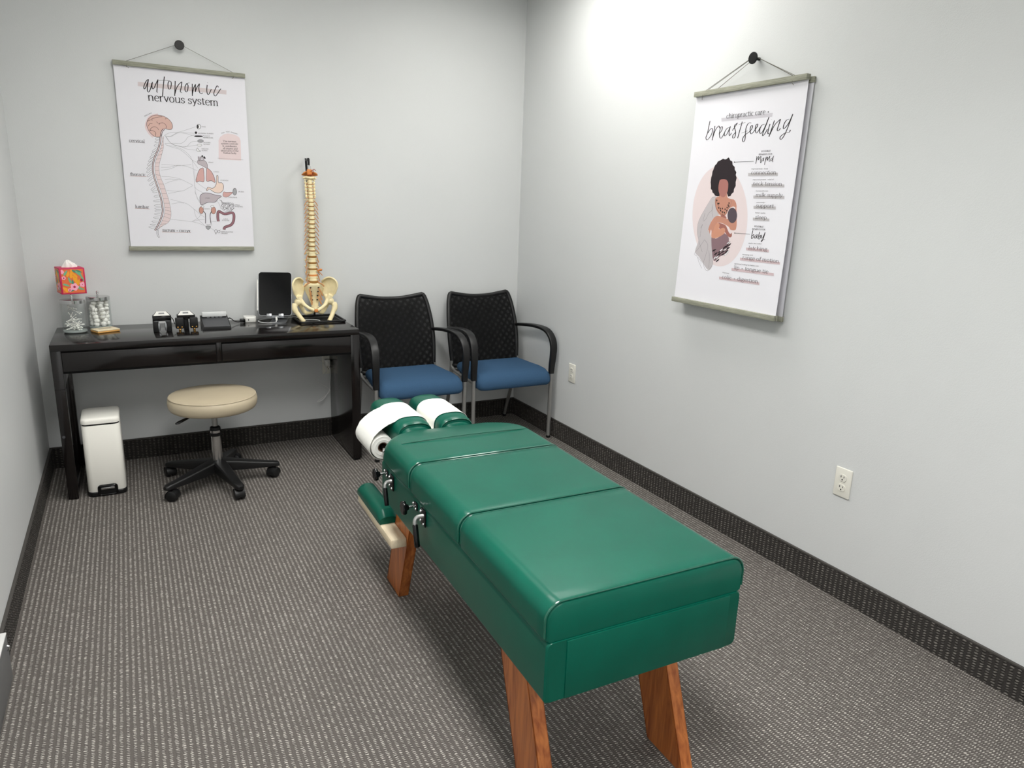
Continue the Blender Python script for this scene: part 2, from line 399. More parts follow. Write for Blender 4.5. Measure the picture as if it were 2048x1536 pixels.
def lever(a, z, s):
    b = MB().box(-HB-.005, -HB, a-.012, a+.028, z-.032, z+.022, .004); br = b.build('lever_bracket', 'blackm', table)
    for da, dz in ((.018, .012), (-.005, -.022), (.018, -.018)): MB().sphere((-HB-.007, a+da, z+dz), .0048, 8).build('screw', 'chrome', br)
    P = spline([(-HB-.003, a, z+.003), (-HB-.009, a+.001, z+.003), (-HB-.020*s, a+.006, z-.001), (-HB-.027*s, a+.004, z-.009*s), (-HB-.028*s, a, z-.021*s)], 6)
    MB().tube(P, [.0058*s]*len(P), 10).build('crank', 'silver', br)
    b = MB(); p0 = Vector((-HB-.028*s, a, z-.018*s)); p1 = p0+Vector((-.002, -.024*s, -.056*s))
    b.tube([p0, p0.lerp(p1, .03), p0.lerp(p1, .95), p1], [.006*s, .0078*s, .0078*s, .006*s], 12)
    b.build('grip', 'gloss', br)
knob(1.129, .514); lever(1.062, .507, 1.0); knob(.824, .517); lever(.746, .514, 1.12)
# head rest: two long padded halves on rails
def arch(c, hw=.070, zb=.528, zs=.572, zt=.622, off=0, n=12):
    P = [(c-hw-off, zb), (c-hw-off, zs)]
    P += [(c-(hw+off)*math.copysign(abs(math.cos(k*PI/n))**.75, math.cos(k*PI/n)), zs+(zt-zs+off)*math.sin(k*PI/n)**.75) for k in range(1, n)]
    P += [(c+hw+off, zs), (c+hw+off, zb)]
    return P
HC = (-.098, .073)
for c in HC:
    b = MB(); R = []
    for a, s, dz in ((1.335, .80, -.012), (1.337, .86, -.008), (1.345, .93, -.004), (1.36, .98, -.001), (1.40, 1, 0), (1.66, 1, 0), (1.70, .97, -.002), (1.725, .88, -.010), (1.735, .7, -.02)):
        R.append([(c+(x-c)*(.5+.5*s), a, .528+(z-.528)*(s if z > .58 else 1)) for x, z in arch(c)])
    b.rings(R); o = b.build('headrest_cushion', 'green', table, angle=45)
    P = [(c+(x-c)*.93, 1.336, .528+(z-.528)*.90) for x, z in arch(c) if z > .56]
    MB().tube(P, .0028, 8).build('piping', 'seam', o)
    # rounded end cap in front of the piping
    b = MB(); b.rings([[(c+(x-c)*k, a, .53+(z-.53)*k2) for x, z in arch(c)] for a, k, k2 in ((1.338, .84, .80), (1.326, .80, .74), (1.318, .66, .62), (1.316, .4, .4))])
    b.build('end_cap', 'green', o)
    MB().box(c-.050, c+.050, 1.33, 1.72, .512, .528, .002).build('headrest_base', 'blackm', table)
    MB().box(c-.045, c-.020, 1.19, 1.66, .496, .512, .002).build('headrest_rail', 'silver', table)
    MB().box(c+.020, c+.045, 1.19, 1.66, .496, .512, .002).build('headrest_rail', 'silver', table)
b = MB(); P = spline([(-.19, 1.195, .52), (-.197, 1.26, .525), (-.202, 1.33, .518), (-.208, 1.375, .512)], 6)
b.tube(P, .0075, 10); b.cyl((-.208, 1.37, .512), (-.208, 1.62, .512), .006); b.build('roll_holder', 'chrome', table)
for dx, dz in ((.008, .008), (-.006, -.006)): MB().sphere((-.208+dx, 1.368, .512+dz), .0045, 8).build('screw', 'chrome', table)

# ---- paper roll and the sheet drawn over the head rest (same frame as the table)
roll = thing('paper_roll', 'roll of white examination paper pulled across the green head rest', 'paper roll', TO, TR)
A0, A1 = 1.392, 1.600
rc = (-.208, .512)
b = MB(); R = []; n = 48
spir = [(.020, A0+.002), (.0235, A0), (.027, A0+.001), (.031, A0-.001), (.034, A0+.001), (.038, A0), (.041, A0+.001), (.0445, A0)]
def ring(r, a): return [(rc[0]+r*math.cos(k*2*PI/n), a, rc[1]+r*math.sin(k*2*PI/n)) for k in range(n)]
b.rings([ring(.018, A0+.02)]+[ring(r, a) for r, a in spir]+[ring(.0450, A0+.003), ring(.0450, A1-.003), ring(.044, A1), ring(.018, A1)], True, False, True)
b.build('roll', 'paper', roll, angle=60)
MB().rings([ring(.0185, A0+.004), ring(.0185, A1-.01), ring(.0165, A1-.01), ring(.0165, A0+.004), ring(.0185, A0+.004)], True, False, False).build('core', 'card', roll)['label'] = 'brown cardboard core'
def strip(path, a0, a1, th=.0012, wob=.0):
    """thin sheet following path in (b,z), spanning a0..a1"""
    P = [Vector((p[0], p[1])) for p in path]; R = []; NA = 8
    top = []; bot = []
    bm = MB()
    gridT = []; gridB = []
    for i, p in enumerate(P):
        t = (P[min(i+1, len(P)-1)]-P[max(i-1, 0)]).normalized(); nn = Vector((-t.y, t.x))
        rt = []; rb = []
        for j in range(NA+1):
            f = j/NA; a = a0+(a1-a0)*f+(path[i][2] if len(path[i]) > 2 else 0)*(1-f)
            w = wob*math.sin(i*.9+j*1.7)*math.sin(j*2.3)
            rt.append(bm.bm.verts.new((p.x+nn.x*(th+w), a, p.y+nn.y*(th+w)))); rb.append(bm.bm.verts.new((p.x+nn.x*w, a, p.y+nn.y*w)))
        gridT.append(rt); gridB.append(rb)
    n = len(P)
    for i in range(n-1):
        for j in range(NA):
            bm._f([gridT[i][j], gridT[i][j+1], gridT[i+1][j+1], gridT[i+1][j]]); bm._f([gridB[i][j], gridB[i+1][j], gridB[i+1][j+1], gridB[i][j+1]])
        bm._f([gridT[i][0], gridT[i+1][0], gridB[i+1][0], gridB[i][0]]); bm._f([gridT[i][NA], gridB[i][NA], gridB[i+1][NA], gridT[i+1][NA]])
    for r0, r1 in ((gridT[0], gridB[0]), (gridT[-1], gridB[-1])):
        for j in range(NA): bm._f([r0[j], r1[j], r1[j+1], r0[j+1]])
    return bm
path = []
rt = arch(HC[1], off=.002, n=18)[::-1]   # from right side over the top to the left
path += [(HC[1]+.0725, .545)]+rt[1:-1]+[(HC[1]-.073, .552)]
mid = (HC[0]+HC[1])/2
path += [(mid+.008, .545), (mid, .541), (mid-.008, .545)]
lt = arch(HC[0], off=.002, n=18)[::-1]
path += [(HC[0]+.073, .555)]+[p for p in lt[1:-1] if p[0] > HC[0]-.060]
path += [(-.183, .600), (-.203, .589), (-.223, .575), (-.241, .558)]
path += [(rc[0]+.0505*math.cos(t), rc[1]+.0505*math.sin(t)) for t in [math.radians(g) for g in range(148, 262, 9)]]
path += [(rc[0]+.002, rc[1]-.054), (rc[0]+.018, rc[1]-.056)]
strip([(x, z) for x, z in path][::-1], A0+.006, A1+.004, .0012, .0006).build('sheet', 'paper', roll, angle=70)

# ================================================================== DESK
desk = thing('desk', 'long black-brown wooden desk against the back wall below the autonomic nervous system poster', 'desk', (.1016, -.5, 0))
DL, DD = 1.42, .486
MB().box(0, DL, 0, DD, .720, .750, .0015).build('desktop', 'blackwood', desk)
MB().box(DL-.048, DL, .003, DD, .012, .720, .001).build('side_panel', 'blackwood', desk)
lf = MB().box(0, .042, .003, .045, .004, .720, .001); lf.build('leg', 'blackwood', desk)
MB().box(0, .042, DD-.045, DD, .004, .720, .001).build('leg', 'blackwood', desk)
MB().box(.002, .040, .045, DD-.045, .004, .045, .001).build('floor_rail', 'blackwood', desk)
MB().box(.002, .040, .045, DD-.045, .545, .720, .001).build('side_rail', 'blackwood', desk)
MB().box(-.0006, .0425, .0025, .0455, .5405, .5425).build('joint_line', 'blackgap', desk)
s_ = MB().cyl((.012, .0035, .315), (.012, .0015, .315), .0065, n=16); s_.cyl((.012, .002, .315), (.012, .0008, .315), .003, n=12); s_.build('screw_cap', 'gl', desk)
MB().box(.042, DL-.048, .012, .030, .612, .720).build('front_frame', 'blackgap', desk)
MB().box(.697, .719, .004, DD-.03, .624, .720, .001).build('drawer_divider', 'blackwood', desk)
MB().box(.042, DL-.048, DD-.03, DD-.012, .600, .720, .001).build('back_rail', 'blackwood', desk)
for x0, x1 in ((.0435, .694), (.722, DL-.0495)):
    d = MB().box(x0, x1, .002, .018, .624, .712, .0012).build('drawer', 'blackwood', desk)
    MB().box(x0+.01, x1-.01, .018, DD-.06, .630, .705).build('drawer_box', 'blackwood', d)
for x in (.004, DL-.044):
    for y in (.006, DD-.046): MB().box(x+.004, x+.036, y+.003, y+.037, 0, .013 if x > 1 else .005).build('foot_glide', 'blackm', desk)

# ================================================================== STOOL
stool = thing('rolling_stool', 'round beige padded rolling stool with five black casters', 'stool', (.762, -.538, 0))
b = MB().lathe([(.002, .402), (.19, .400), (.199, .406), (.206, .420), (.2085, .440), (.206, .457), (.2, .4655), (.203, .468), (.2, .4705), (.196, .470), (.17, .476), (.1, .4805), (.002, .482)], n=64)
seat = b.build('seat', 'beige', stool, angle=60)
MB().lathe([(.002, .388), (.12, .388), (.125, .401), (.002, .401)], n=32).build('seat_plate', 'blackm', stool)
MB().cyl((0, 0, .27), (0, 0, .392), .0135).build('piston', 'silver', stool)
MB().lathe([(.002, .255), (.027, .255), (.027, .285), (.024, .300), (.014, .306), (.002, .306)]).build('collar', 'blackm', stool)
MB().lathe([(.002, .095), (.0255, .095), (.0255, .272), (.0275, .273), (.0275, .285), (.002, .286)], n=32).build('column', 'chrome', stool)
b = MB().tube([(-.02, -.012, .383), (-.10, -.05, .381), (-.13, -.062, .374)], .004, 8); lv = b.build('height_lever', 'chrome', stool)
b = MB().tube([(-.118, -.058, .377), (-.14, -.066, .372), (-.168, -.078, .363), (-.18, -.083, .360)], [.006, .0105, .0115, .006], 12, flat=(1, .55, (0, 0, 1))); b.build('lever_paddle', 'black', lv)
b = MB().lathe([(.002, .06), (.030, .06), (.045, .075), (.048, .108), (.036, .122), (.027, .127), (.002, .127)], n=40)
base = b.build('base_hub', 'black', stool)
for k in range(5):
    an = math.radians(212+72*k); ca, sa = math.cos(an), math.sin(an); R = []
    for r, w, zt, zb in ((.028, .032, .126, .070), (.09, .029, .116, .066), (.18, .0245, .099, .062), (.258, .021, .086, .060), (.286, .0195, .082, .059), (.299, .012, .076, .059)):
        R.append([(r*ca-x*sa, r*sa+x*ca, z) for x, z in rrect(-w, w, zb, zt, (.003, .003, .009, .009), 4)])
    MB().rings(R).build('arm', 'black', stool)
    cx, cy = .275*ca, .275*sa; ra = an+2.1+k*.9
    c = MB().cyl((cx, cy, .045), (cx, cy, .064), .0075).build('caster', 'blackm', stool)
    ox, oy = .012*math.cos(ra), .012*math.sin(ra); dx, dy = -math.sin(ra), math.cos(ra); cx += ox; cy += oy
    for s in (-1, 1):
        p = Vector((cx+dx*.004*s, cy+dy*.004*s, .0265)); q = Vector((cx+dx*.024*s, cy+dy*.024*s, .0265))
        MB().tube([p, p.lerp(q, .1), p.lerp(q, .82), q], [.023, .0262, .0262, .021], 24).build('wheel', 'black', c)
    hood = [(cx+math.cos(ra)*.0285*math.cos(t), cy+math.sin(ra)*.0285*math.cos(t), .0265+.0285*math.sin(t)) for t in [PI*j/10 for j in range(-1, 12)]]
    MB().tube(hood, [1]*len(hood), 8, flat=(.0235, .0016, (math.cos(ra), math.sin(ra), 0))).build('hood', 'black', c)

# ================================================================== WASTE BIN
bin_ = thing('pedal_bin', 'slim white pedal bin under the left end of the desk', 'waste bin', (.265, -.392, 0))
def rr3(s0, z, hx=.0815, hy=.108, r=.026, dy=0): return [(x, y+dy, z) for x, y in rrect(-hx*s0, hx*s0, -hy*s0, hy*s0, min(r, hx*s0*.9), 6)]
MB().rings([rr3(1.0, 0), rr3(1.02, .004), rr3(1.02, .020), rr3(.99, .024)]).build('base', 'black', bin_)
MB().rings([rr3(.985, .022), rr3(1.0, .026), rr3(.985, .352), rr3(.97, .355)]).build('body', 'white', bin_, angle=50)
MB().rings([rr3(.95, .353), rr3(.95, .366)]).build('rim', 'black', bin_)
MB().rings([rr3(.97, .362), rr3(1.0, .364), rr3(1.0, .376), rr3(.985, .384), rr3(.95, .389), rr3(.8, .392), rr3(.3, .393)]).build('lid', 'white', bin_, angle=50)
b = MB(); P = [(x, -.112, z+.002) for x, z in rrect(-.036, .040, .006, .052, .010, 5)]
b.tube(P, .0052, 8, closed=True); pf = b.build('pedal_frame', 'gloss', bin_)
MB().box(-.032, .036, -.1125, -.1085, .010, .048).build('pedal_recess', 'blackgap', pf)
MB().box(-.026, .032, -.120, -.113, .036, .046, .002).build('pedal', 'chrome', bin_)

# ================================================================== CHAIRS
def make_chair(label):
    t = thing('guest_chair', label, 'chair', (0, 0, 0), group='mesh-back guest chairs by the back wall')
    # seat cushion
    b = MB(); R = []
    prof = [(-.205, .205, .424, .446), (-.212, .220, .408, .456), (-.24, .228, .398, .4625), (-.32, .235, .390, .4625), (-.40, .241, .383, .462), (-.48, .247, .368, .463), (-.54, .250, .360, .458), (-.578, .247, .357, .446), (-.602, .238, .362, .426), (-.612, .222, .375, .404)]
    for y, h, z0, z1 in prof:
        ring = []
        for x, z in rrect(-h, h, z0, z1, min(.03, (z1-z0)*.48), 6):
            q_ = x/h; dip = (-.012*(1-q_*q_)**2+.006*math.sin(abs(q_)*PI)**2-.016*q_**6+.004)*max(0, (z-z0)/(z1-z0)); bow = -.014*(1-(x/h)**2)*max(0, (-y-.5)/.107)
            ring.append((x, y+bow, z+dip))
        R.append(ring)
    b.rings(R); b.build('seat', 'blue', t, angle=70)
    MB().rings([[(x, y, z) for x, z in rrect(-h, h, .372 if y > -.5 else .366, .392, .008, 3)] for y, h in ((-.19, .19), (-.3, .205), (-.45, .205), (-.53, .19))]).build('seat_pan', 'black', t)
    for s in (-1, 1):
        # front leg with arm
        lg = MB().cyl((.2655*s, -.564, .014), (.2655*s, -.564, .428), .0125).build('leg', 'silver', t)
        MB().lathe([(.002, 0), (.0125, 0), (.0138, .004), (.0138, .016), (.002, .016)], (.2655*s, -.564, 0), 20).build('foot_cap', 'black', lg)
        P = spline([(.2655*s, -.564, .420), (.2665*s, -.566, .47), (.2685*s, -.572, .53), (.2695*s, -.572, .59), (.267*s, -.553, .640), (.263*s, -.505, .676), (.257*s, -.43, .688), (.252*s, -.32, .684), (.247*s, -.20, .670), (.243*s, -.135, .660)], 5)
        n = len(P); R = []
        for i, p in enumerate(P):
            a = Vector(P[max(i-1, 0)]); c = Vector(P[min(i+1, n-1)]); tt = (c-a).normalized(); xx = Vector((1, 0, 0)); nn = xx.cross(tt).normalized(); xx = tt.cross(nn).normalized()
            f = i/(n-1); w = .0155+.0075*math.sin(min(1, f*1.9)*PI/2) if f < .75 else .023-.009*(f-.75)/.25
            th = .0135-.004*min(1, f*2)
            R.append([tuple(Vector(p)+xx*u+nn*v) for u, v in rrect(-w, w, -th, th, .006, 3)])
        MB().rings(R).build('arm', 'black', t, angle=50)
        # rear leg and side rail
        P = spline([(.236*s, -.168, .455), (.236*s, -.165, .41), (.232*s, -.13, .28), (.227*s, -.075, .12), (.2235*s, -.040, .012)], 4)
        lg = MB().tube(P, .0115, 14).build('leg', 'silver', t)
        MB().cyl((.2235*s, -.040, 0), (.2235*s, -.041, .016), .0128).build('foot_cap', 'black', lg)
        P = spline([(.236*s, -.155, .425), (.238*s, -.19, .412), (.243*s, -.24, .404), (.250*s, -.40, .398), (.256*s, -.53, .396), (.2655*s, -.560, .396)], 4)
        MB().tube(P, .009, 10).build('side_rail', 'silver', t)
    MB().tube([(-.236, -.15, .385), (-.1, -.145, .383), (.1, -.145, .383), (.236, -.15, .385)], .008, 10).build('cross_rail', 'silver', t)
    # back frame
    def edge(s, f):   # f 0 bottom .. 1 top
        z = .425+.435*f
        x = s*(.230+.012*math.sin(f*PI*.9)-.022*f**3); y = -.168+.04*f+.072*f*f
        return (x, y, z)
    L_ = [edge(-1, i/12) for i in range(13)]; Rr = [edge(1, i/12) for i in range(13)]
    top = [(-.203, -.054, .8655), (-.17, -.052, .8635), (-.08, -.048, .849), (0, -.046, .845), (.08, -.048, .849), (.17, -.052, .8635), (.203, -.054, .8655)]
    P = spline([(-.18, -.172, .418)]+L_[:-1]+top+Rr[:-1][::-1]+[(.18, -.172, .418)], 3)
    MB().tube(P, .0135, 12).build('back_frame', 'black', t)
    MB().tube([(-.185, -.172, .418), (0, -.165, .416), (.185, -.172, .418)], .011, 10).build('back_cross_bar', 'black', t)
    for nm, off, mm in (('mesh_front', -.006, 'meshf'), ('mesh_rear', .008, 'meshr')):
        b = MB(); V = []; nu, nv = 16, 16
        for j in range(nv+1):
            f = j/nv; a = edge(-1, f); c = edge(1, f); row = []
            for i in range(nu+1):
                u = i/nu; x = a[0]+(c[0]-a[0])*u; q = 1-(2*u-1)**2
                z = a[2]-.018*q*f**4*1.0; y = a[1]+off+(.022*q*math.sin(f*PI)*(1 if off > 0 else .75))
                row.append(b.bm.verts.new((x, y, z)))
            V.append(row)
        for j in range(nv):
            for i in range(nu): b._f([V[j][i], V[j][i+1], V[j+1][i+1], V[j+1][i]])
        b.build('back_mesh', mm, t, angle=80)
    return t
ch = make_chair('black mesh-back chair with blue seat standing right beside the desk')
ch.location = (1.856, 0, 0)
c2 = copy_tree(ch); c2.location = (2.447, 0, 0); c2['label'] = 'black mesh-back chair with blue seat in the corner of the room'

# ================================================================== OUTLETS
def outlet(label, loc, rot):
    t = thing('wall_outlet', label, 'electrical outlet', loc, rot, 'duplex wall outlets')
    MB().box(-.035, .035, -.0065, 0, -.057, .057, .0035, 3).build('cover_plate', 'plate', t)
    for dz in (.0195, -.0195):
        b = MB(); poly = [(x, z) for x, z in rrect(-.0165, .0165, -.014, .014, .0125, 6)]
        b.prism(poly, lambda x, z: (x, -.006, z+dz), lambda x, z: (x*.97, -.0092, z*.97+dz)); f = b.build('receptacle', 'plate', t)
        s = MB(); s.box(-.0078, -.0052, -.0098, -.0088, dz+.0, dz+.008); s.box(.0052, .0074, -.0098, -.0088, dz+.001, dz+.0075)
        s.cyl((0, -.0088, dz-.007), (0, -.0098, dz-.007), .0026, n=12); s.build('slots', 'blackgap', f)
    MB().cyl((0, -.006, 0), (0, -.0085, 0), .0028, n=12).build('screw', 'plate', t)
    return t
outlet('white outlet low on the right wall below the poster, nearer the camera', (W, -2.62, .458), -PI/2)
outlet('white outlet on the right wall just beside the corner chair', (W, -.734, .455), -PI/2)
outlet('white outlet under the desk with a white cord plugged into it', (1.466, 0, .452), 0)
# white cord hanging under the desk
crd = thing('power_cord', 'white power cord hanging in a loop below the desk', 'cord', (1.466, 0, .45))
MB().box(-.026, .005, -.045, -.0105, .002, .040, .005, 3).build('plug', 'whitep', crd)
q = [(-.010, -.046, .030), (-.004, -.052, .015), (.001, -.050, -.02), (.003, -.045, -.055), (-.004, -.055, -.105), (-.008, -.058, -.143), (-.047, -.06, -.198), (-.082, -.06, -.211), (-.078, -.060, -.203), (-.045, -.058, -.186), (-.004, -.055, -.150), (-.03, -.05, -.122), (-.069, -.045, -.095), (-.080, -.045, -.068), (-.033, -.045, -.044), (-.020, -.042, -.025), (-.03, -.036, .008), (-.055, -.025, .035), (-.078, -.014, .05), (-.079, -.009, .08), (-.075, -.0085, .16)]
MB().tube(spline(q, 6), .0021, 8).build('cable', 'cable', crd)
# low metal cover against the left wall, near the camera
t = thing('baseboard_cover', 'low white metal cover at the foot of the left wall', 'metal cover', (BT, -2.9, 0))
MB().box(0, .022, 0, 1.005, 0, .150, .0015).build('casing', 'metalbox_shaded', t)  # shade on the white casing is put into its colour
MB().box(-.0005, .0225, -.001, 1.006, .146, .152, .0012).build('top_edge', 'metalbox', t)
MB().tube([(.022, .985, .118), (.026, .985, .116), (.027, .985, .106), (.022, .985, .102)], .003, 8).build('catch', 'chrome', t)

# ================================================================== THINGS ON THE DESK
TZ = .750
M['glassb'] = mat('jar_base_glass', (150, 158, 156), .08, spec=.6)
def jar(label, x, y, word=None):
    t = thing('glass_jar', label, 'jar', (x, y, TZ), group='glass jars on the desk')
    r = .053; h = .158
    MB().lathe([(r-.004, .009), (r, .012), (r, h-.014), (r-.004, h-.006), (r-.006, h-.001)], n=48, cap0=False, cap1=False).build('glass_body', 'glass', t)
    MB().lathe([(.002, 0), (r-.005, 0), (r-.0005, .004), (r-.001, .010), (r-.006, .0115), (.002, .0105)], n=48).build('glass_base', 'glassb', t)
    ld = MB().lathe([(.002, h-.002), (r-.001, h-.002), (r-.001, h-.014), (r+.0005, h-.014), (r+.0008, h+.001), (r-.001, h+.003), (.030, h+.005), (.002, h+.006)], n=48).build('lid', 'chrome', t)
    MB().lathe([(.002, h+.005), (.004, h+.005), (.0032, h+.014), (.0052, h+.018), (.0058, h+.024), (.004, h+.030), (.001, h+.0315)], n=16).build('knob', 'chrome', ld)
    return t
j1 = jar('glass jar of white cotton swabs at the left end, below the tissue box', .190, -.165)
j2 = jar('glass jar full of white cotton balls marked COTTON', .297, -.070)
# swabs
random.seed(11)
sw = None
for i in range(34):
    low = i < 16
    z = .016+random.random()*.022 if low else .03+random.random()*.098
    a = random.random()*PI; L2 = .034 if low else .033*random.uniform(.7, 1.1); tilt = 0.08 if low else random.uniform(-.75, .75)
    cx, cy = random.uniform(-.012, .012), random.uniform(-.012, .012)
    d = Vector((math.cos(a)*math.cos(tilt), math.sin(a)*math.cos(tilt), math.sin(tilt))); c0 = Vector((cx, cy, z))
    p, q_ = c0-d*L2, c0+d*L2
    for v in (p, q_):
        rr = math.hypot(v.x, v.y)
        if rr > .043: v.x *= .043/rr; v.y *= .043/rr
        v.z = min(max(v.z, .0125), .140)
    b = MB(); b.tube([p, p.lerp(q_, .04), p.lerp(q_, .14), p.lerp(q_, .18), p.lerp(q_, .82), p.lerp(q_, .86), p.lerp(q_, .96), q_], [.0008, .0026, .0024, .0011, .0011, .0024, .0026, .0008], 8)
    o = b.build('cotton_swab', 'cotton', None, loc=(.190, -.165, TZ)); tag(o, 'white cotton swab inside the left glass jar', 'cotton swab', 'cotton swabs in the jar')
# cotton balls
src = None; k = 0
for layer in range(7):
    for i in range(7 if layer % 2 == 0 else 6):
        if i == 0: rr, an = 0.0, 0
        else: an = i*2*PI/(6 if layer % 2 == 0 else 5)+layer*.5; rr = .0325
        z = .0225+layer*.0185
        if layer == 6 and i > 4: continue
        if src is None:
            b = MB().sphere((0, 0, 0), .0128, 10)
            for v in b.bm.verts: v.co *= 1+.08*math.sin(v.co.x*520)*math.cos(v.co.y*430+v.co.z*390)
            src = b.build('cotton_ball', 'cotton', None, angle=180); o = src
        else: o = src.copy(); C.objects.link(o)
        o.location = (.297+rr*math.cos(an), -.070+rr*math.sin(an), TZ+z); o.rotation_euler = (random.random()*6, random.random()*6, random.random()*6)
        s = random.uniform(.98, 1.12); o.scale = (s, s, s*.9)
        tag(o, 'fluffy white cotton ball inside the jar marked COTTON', 'cotton ball', 'cotton balls in the jar')

# tissue box
tb = thing('tissue_box', 'floral cube tissue box with red edges set on top of the left jar', 'tissue box', (.193, -.135, .9395), math.radians(14))
M['tb_red'] = mat('box_crimson', (196, 32, 84), .45); M['tb_or'] = mat('box_orange', (226, 112, 66), .45); M['tb_ye'] = mat('flower_yellow', (242, 165, 40), .5); M['tb_pk'] = mat('flower_pink', (246, 168, 190), .5); M['tb_gr'] = mat('leaf_green', (112, 176, 138), .5); M['tb_dk'] = mat('flower_plum', (168, 30, 70), .5); M['tb_gd'] = mat('leaf_dark', (74, 138, 112), .5)
b = MB().box(-.0535, .0535, -.0535, .0535, 0, .125, .0015); b.build('carton', 'tb_red', tb)
def floral(face):
    mats = ['tb_or', 'tb_ye', 'tb_pk', 'tb_gr', 'tb_dk', 'tb_gd']; b = MB(); hw, hh = .0465, .057
    if face == 'front': F = lambda u, v, d: (u, -.0535-.0003-d, .0625+v)
    else: F = lambda u, v, d: (-.0535-.0003-d, -u, .0625+v)
    def poly(mi, pts, d): b.mi = mi; b.prism([(max(-hw, min(hw, x)), max(-hh, min(hh, y))) for x, y in pts], lambda x, y: F(x, y, 0), lambda x, y: F(x, y, d))
    poly(0, [(-hw, -hh), (hw, -hh), (hw, hh), (-hw, hh)], .0002)
    def flower(mi, x, y, r, d, n=5):
        poly(mi, [(x+r*(1+.12*math.cos(n*a))*math.cos(a), y+r*(1+.12*math.cos(n*a))*math.sin(a)) for a in [k*2*PI/30 for k in range(30)]], d)
    def leaf(mi, x, y, an, L, w, d):
        pts = []
        for k in range(12):
            a = k*2*PI/12; u, v = L/2*math.cos(a), w/2*math.sin(a)*(1-.35*math.cos(a)); pts.append((x+u*math.cos(an)-v*math.sin(an), y+u*math.sin(an)+v*math.cos(an)))
        poly(mi, pts, d)
    for k, (x, y, an, L) in enumerate(((-.018, .035, 1.2, .03), (-.006, .03, 1.5, .034), (.006, .012, 1.9, .034), (.014, .004, 1.5, .034), (.022, -.006, 1.2, .03), (-.002, .045, 1.7, .03), (-.036, -.04, 2.2, .03), (-.04, -.034, 2.7, .03), (.01, .028, 2.2, .03))): leaf(1, x, y, an, L, .011, .0004+.00005*(k % 3))
    for k, (x, y, an, L) in enumerate(((.012, .045, -.6, .03), (.024, .036, -.9, .032), (.034, .028, -1.2, .03), (.028, .046, -.4, .03), (-.030, -.018, -.4, .03), (-.014, .005, 1.9, .032), (-.002, -.006, 1.6, .026), (.03, -.038, -.4, .03), (.018, -.030, .5, .02), (-.01, -.045, .2, .026), (.04, .012, 1.9, .03), (-.028, .040, 1.0, .03))): leaf(3 if k % 3 else 5, x, y, an, L, .0095, .0007+.00005*(k % 3))
    for x, y, r in ((.003, -.028, .017), (.038, -.018, .012), (-.038, .016, .0085), (-.018, -.042, .008), (-.044, .045, .010)): flower(2, x, y, r, .0011)
    for x, y, r in ((.003, -.028, .0055), (.036, .004, .0065), (-.038, .016, .0032), (-.018, -.042, .003), (.038, -.018, .002)): flower(4, x, y, r, .0013, 4)
    b.build('floral_print', [M[k] for k in mats], tb, smooth=False)
floral('front'); floral('side')
b = MB(); R = []
for f, w, d in ((0, .034, .012), (.25, .031, .013), (.5, .024, .012), (.75, .014, .009), (1, .005, .003)):
    R.append([(x*(1+.12*math.sin(7*math.atan2(y, x)))+.004*math.sin(f*5), y*(1+.3*math.sin(5*math.atan2(y, x)+f*3)), .122+f*.038) for x, y in [(w*math.cos(k*2*PI/28), d*math.sin(k*2*PI/28)) for k in range(28)]])
b.rings(R); b.build('tissue', 'cotton', tb, angle=60)

# amber block
t = thing('amber_block', 'flat amber block with cream top in front of the jars', 'block', (.3185, -.190, TZ), math.radians(26))
MB().box(-.053, .053, -.040, .040, 0, .0085, .003, 3).build('base_layer', 'soap', t)
MB().box(-.053, .053, -.040, .040, .009, .0145, .0015).build('top_layer', 'soapt', t)
b = MB()
for r in range(2):
    for k in range(9): b.box(-.030+k*.0068, -.026+k*.0068, -.006+r*.012, .001+r*.012, .0144, .0149)
b.build('printed_letters', 'gl', t)

# black electronic pieces
def device(label, x, y):
    t = thing('sensor_unit', label, 'sensor unit', (x, y, TZ)); return t
d1 = device('black two-legged electronic unit with white top, on the desk left of its twin', .574, -.262)
def trap(b, w0, w1, y0, y1, z0, z1, th):
    b.rings([[(-w0, y0, z0), (w0, y0, z0), (w0, y0, z0-th), (-w0, y0, z0-th)], [(-w1, y1, z1), (w1, y1, z1), (w1, y1, z1-th), (-w1, y1, z1-th)]])
def capped(t, z):
    b = MB(); trap(b, .0425, .024, -.030, .018, z, z+.015, .010); b.build('top_housing', 'gloss', t)
    b = MB(); trap(b, .0375, .0215, -.0275, .0165, z+.0012, z+.0155, .0012); p = b.build('top_label', 'whitep', t)
    b = MB(); trap(b, .0135, .0125, -.012, .002, z+.0070, z+.0117, .0010); b.build('display', 'screen', p)
capped(d1, .082)
MB().box(-.0425, .0425, -.031, .030, .055, .0815, .004).build('body', 'gloss', d1)
for s in (-1, 1):
    MB().box(*sorted((s*.0425, s*.0165)), -.028, .028, 0, .054, .004).build('leg', 'black', d1)
    MB().lathe([(.001, .054), (.011, .054), (.012, .0575), (.001, .058)], (s*.026, -.030, 0), 20, 1, .5).build('metal_pad', 'alu', d1)
    MB().tube([(s*.0155, -.024, .003+.045*f) for f in (0, .2, .5, .8, 1)], [.002, .005, .0058, .005, .002], 10).build('roller', 'alu', d1)
P = spline([(.042, .01, .066), (.050, .008, .060), (.054, -.005, .048), (.057, -.014, .036)], 4); MB().tube(P, .0022, 8).build('lead', 'gloss', d1)
d2 = device('black electronic unit with white top and paired metal contacts, between its twin and the pedal', .686, -.245)
capped(d2, .078)
MB().box(-.0425, .0425, -.026, .030, .058, .0775, .004).build('body', 'gloss', d2)
MB().box(-.012, .012, -.005, .03, 0, .0575, .003).build('stem', 'black', d2)
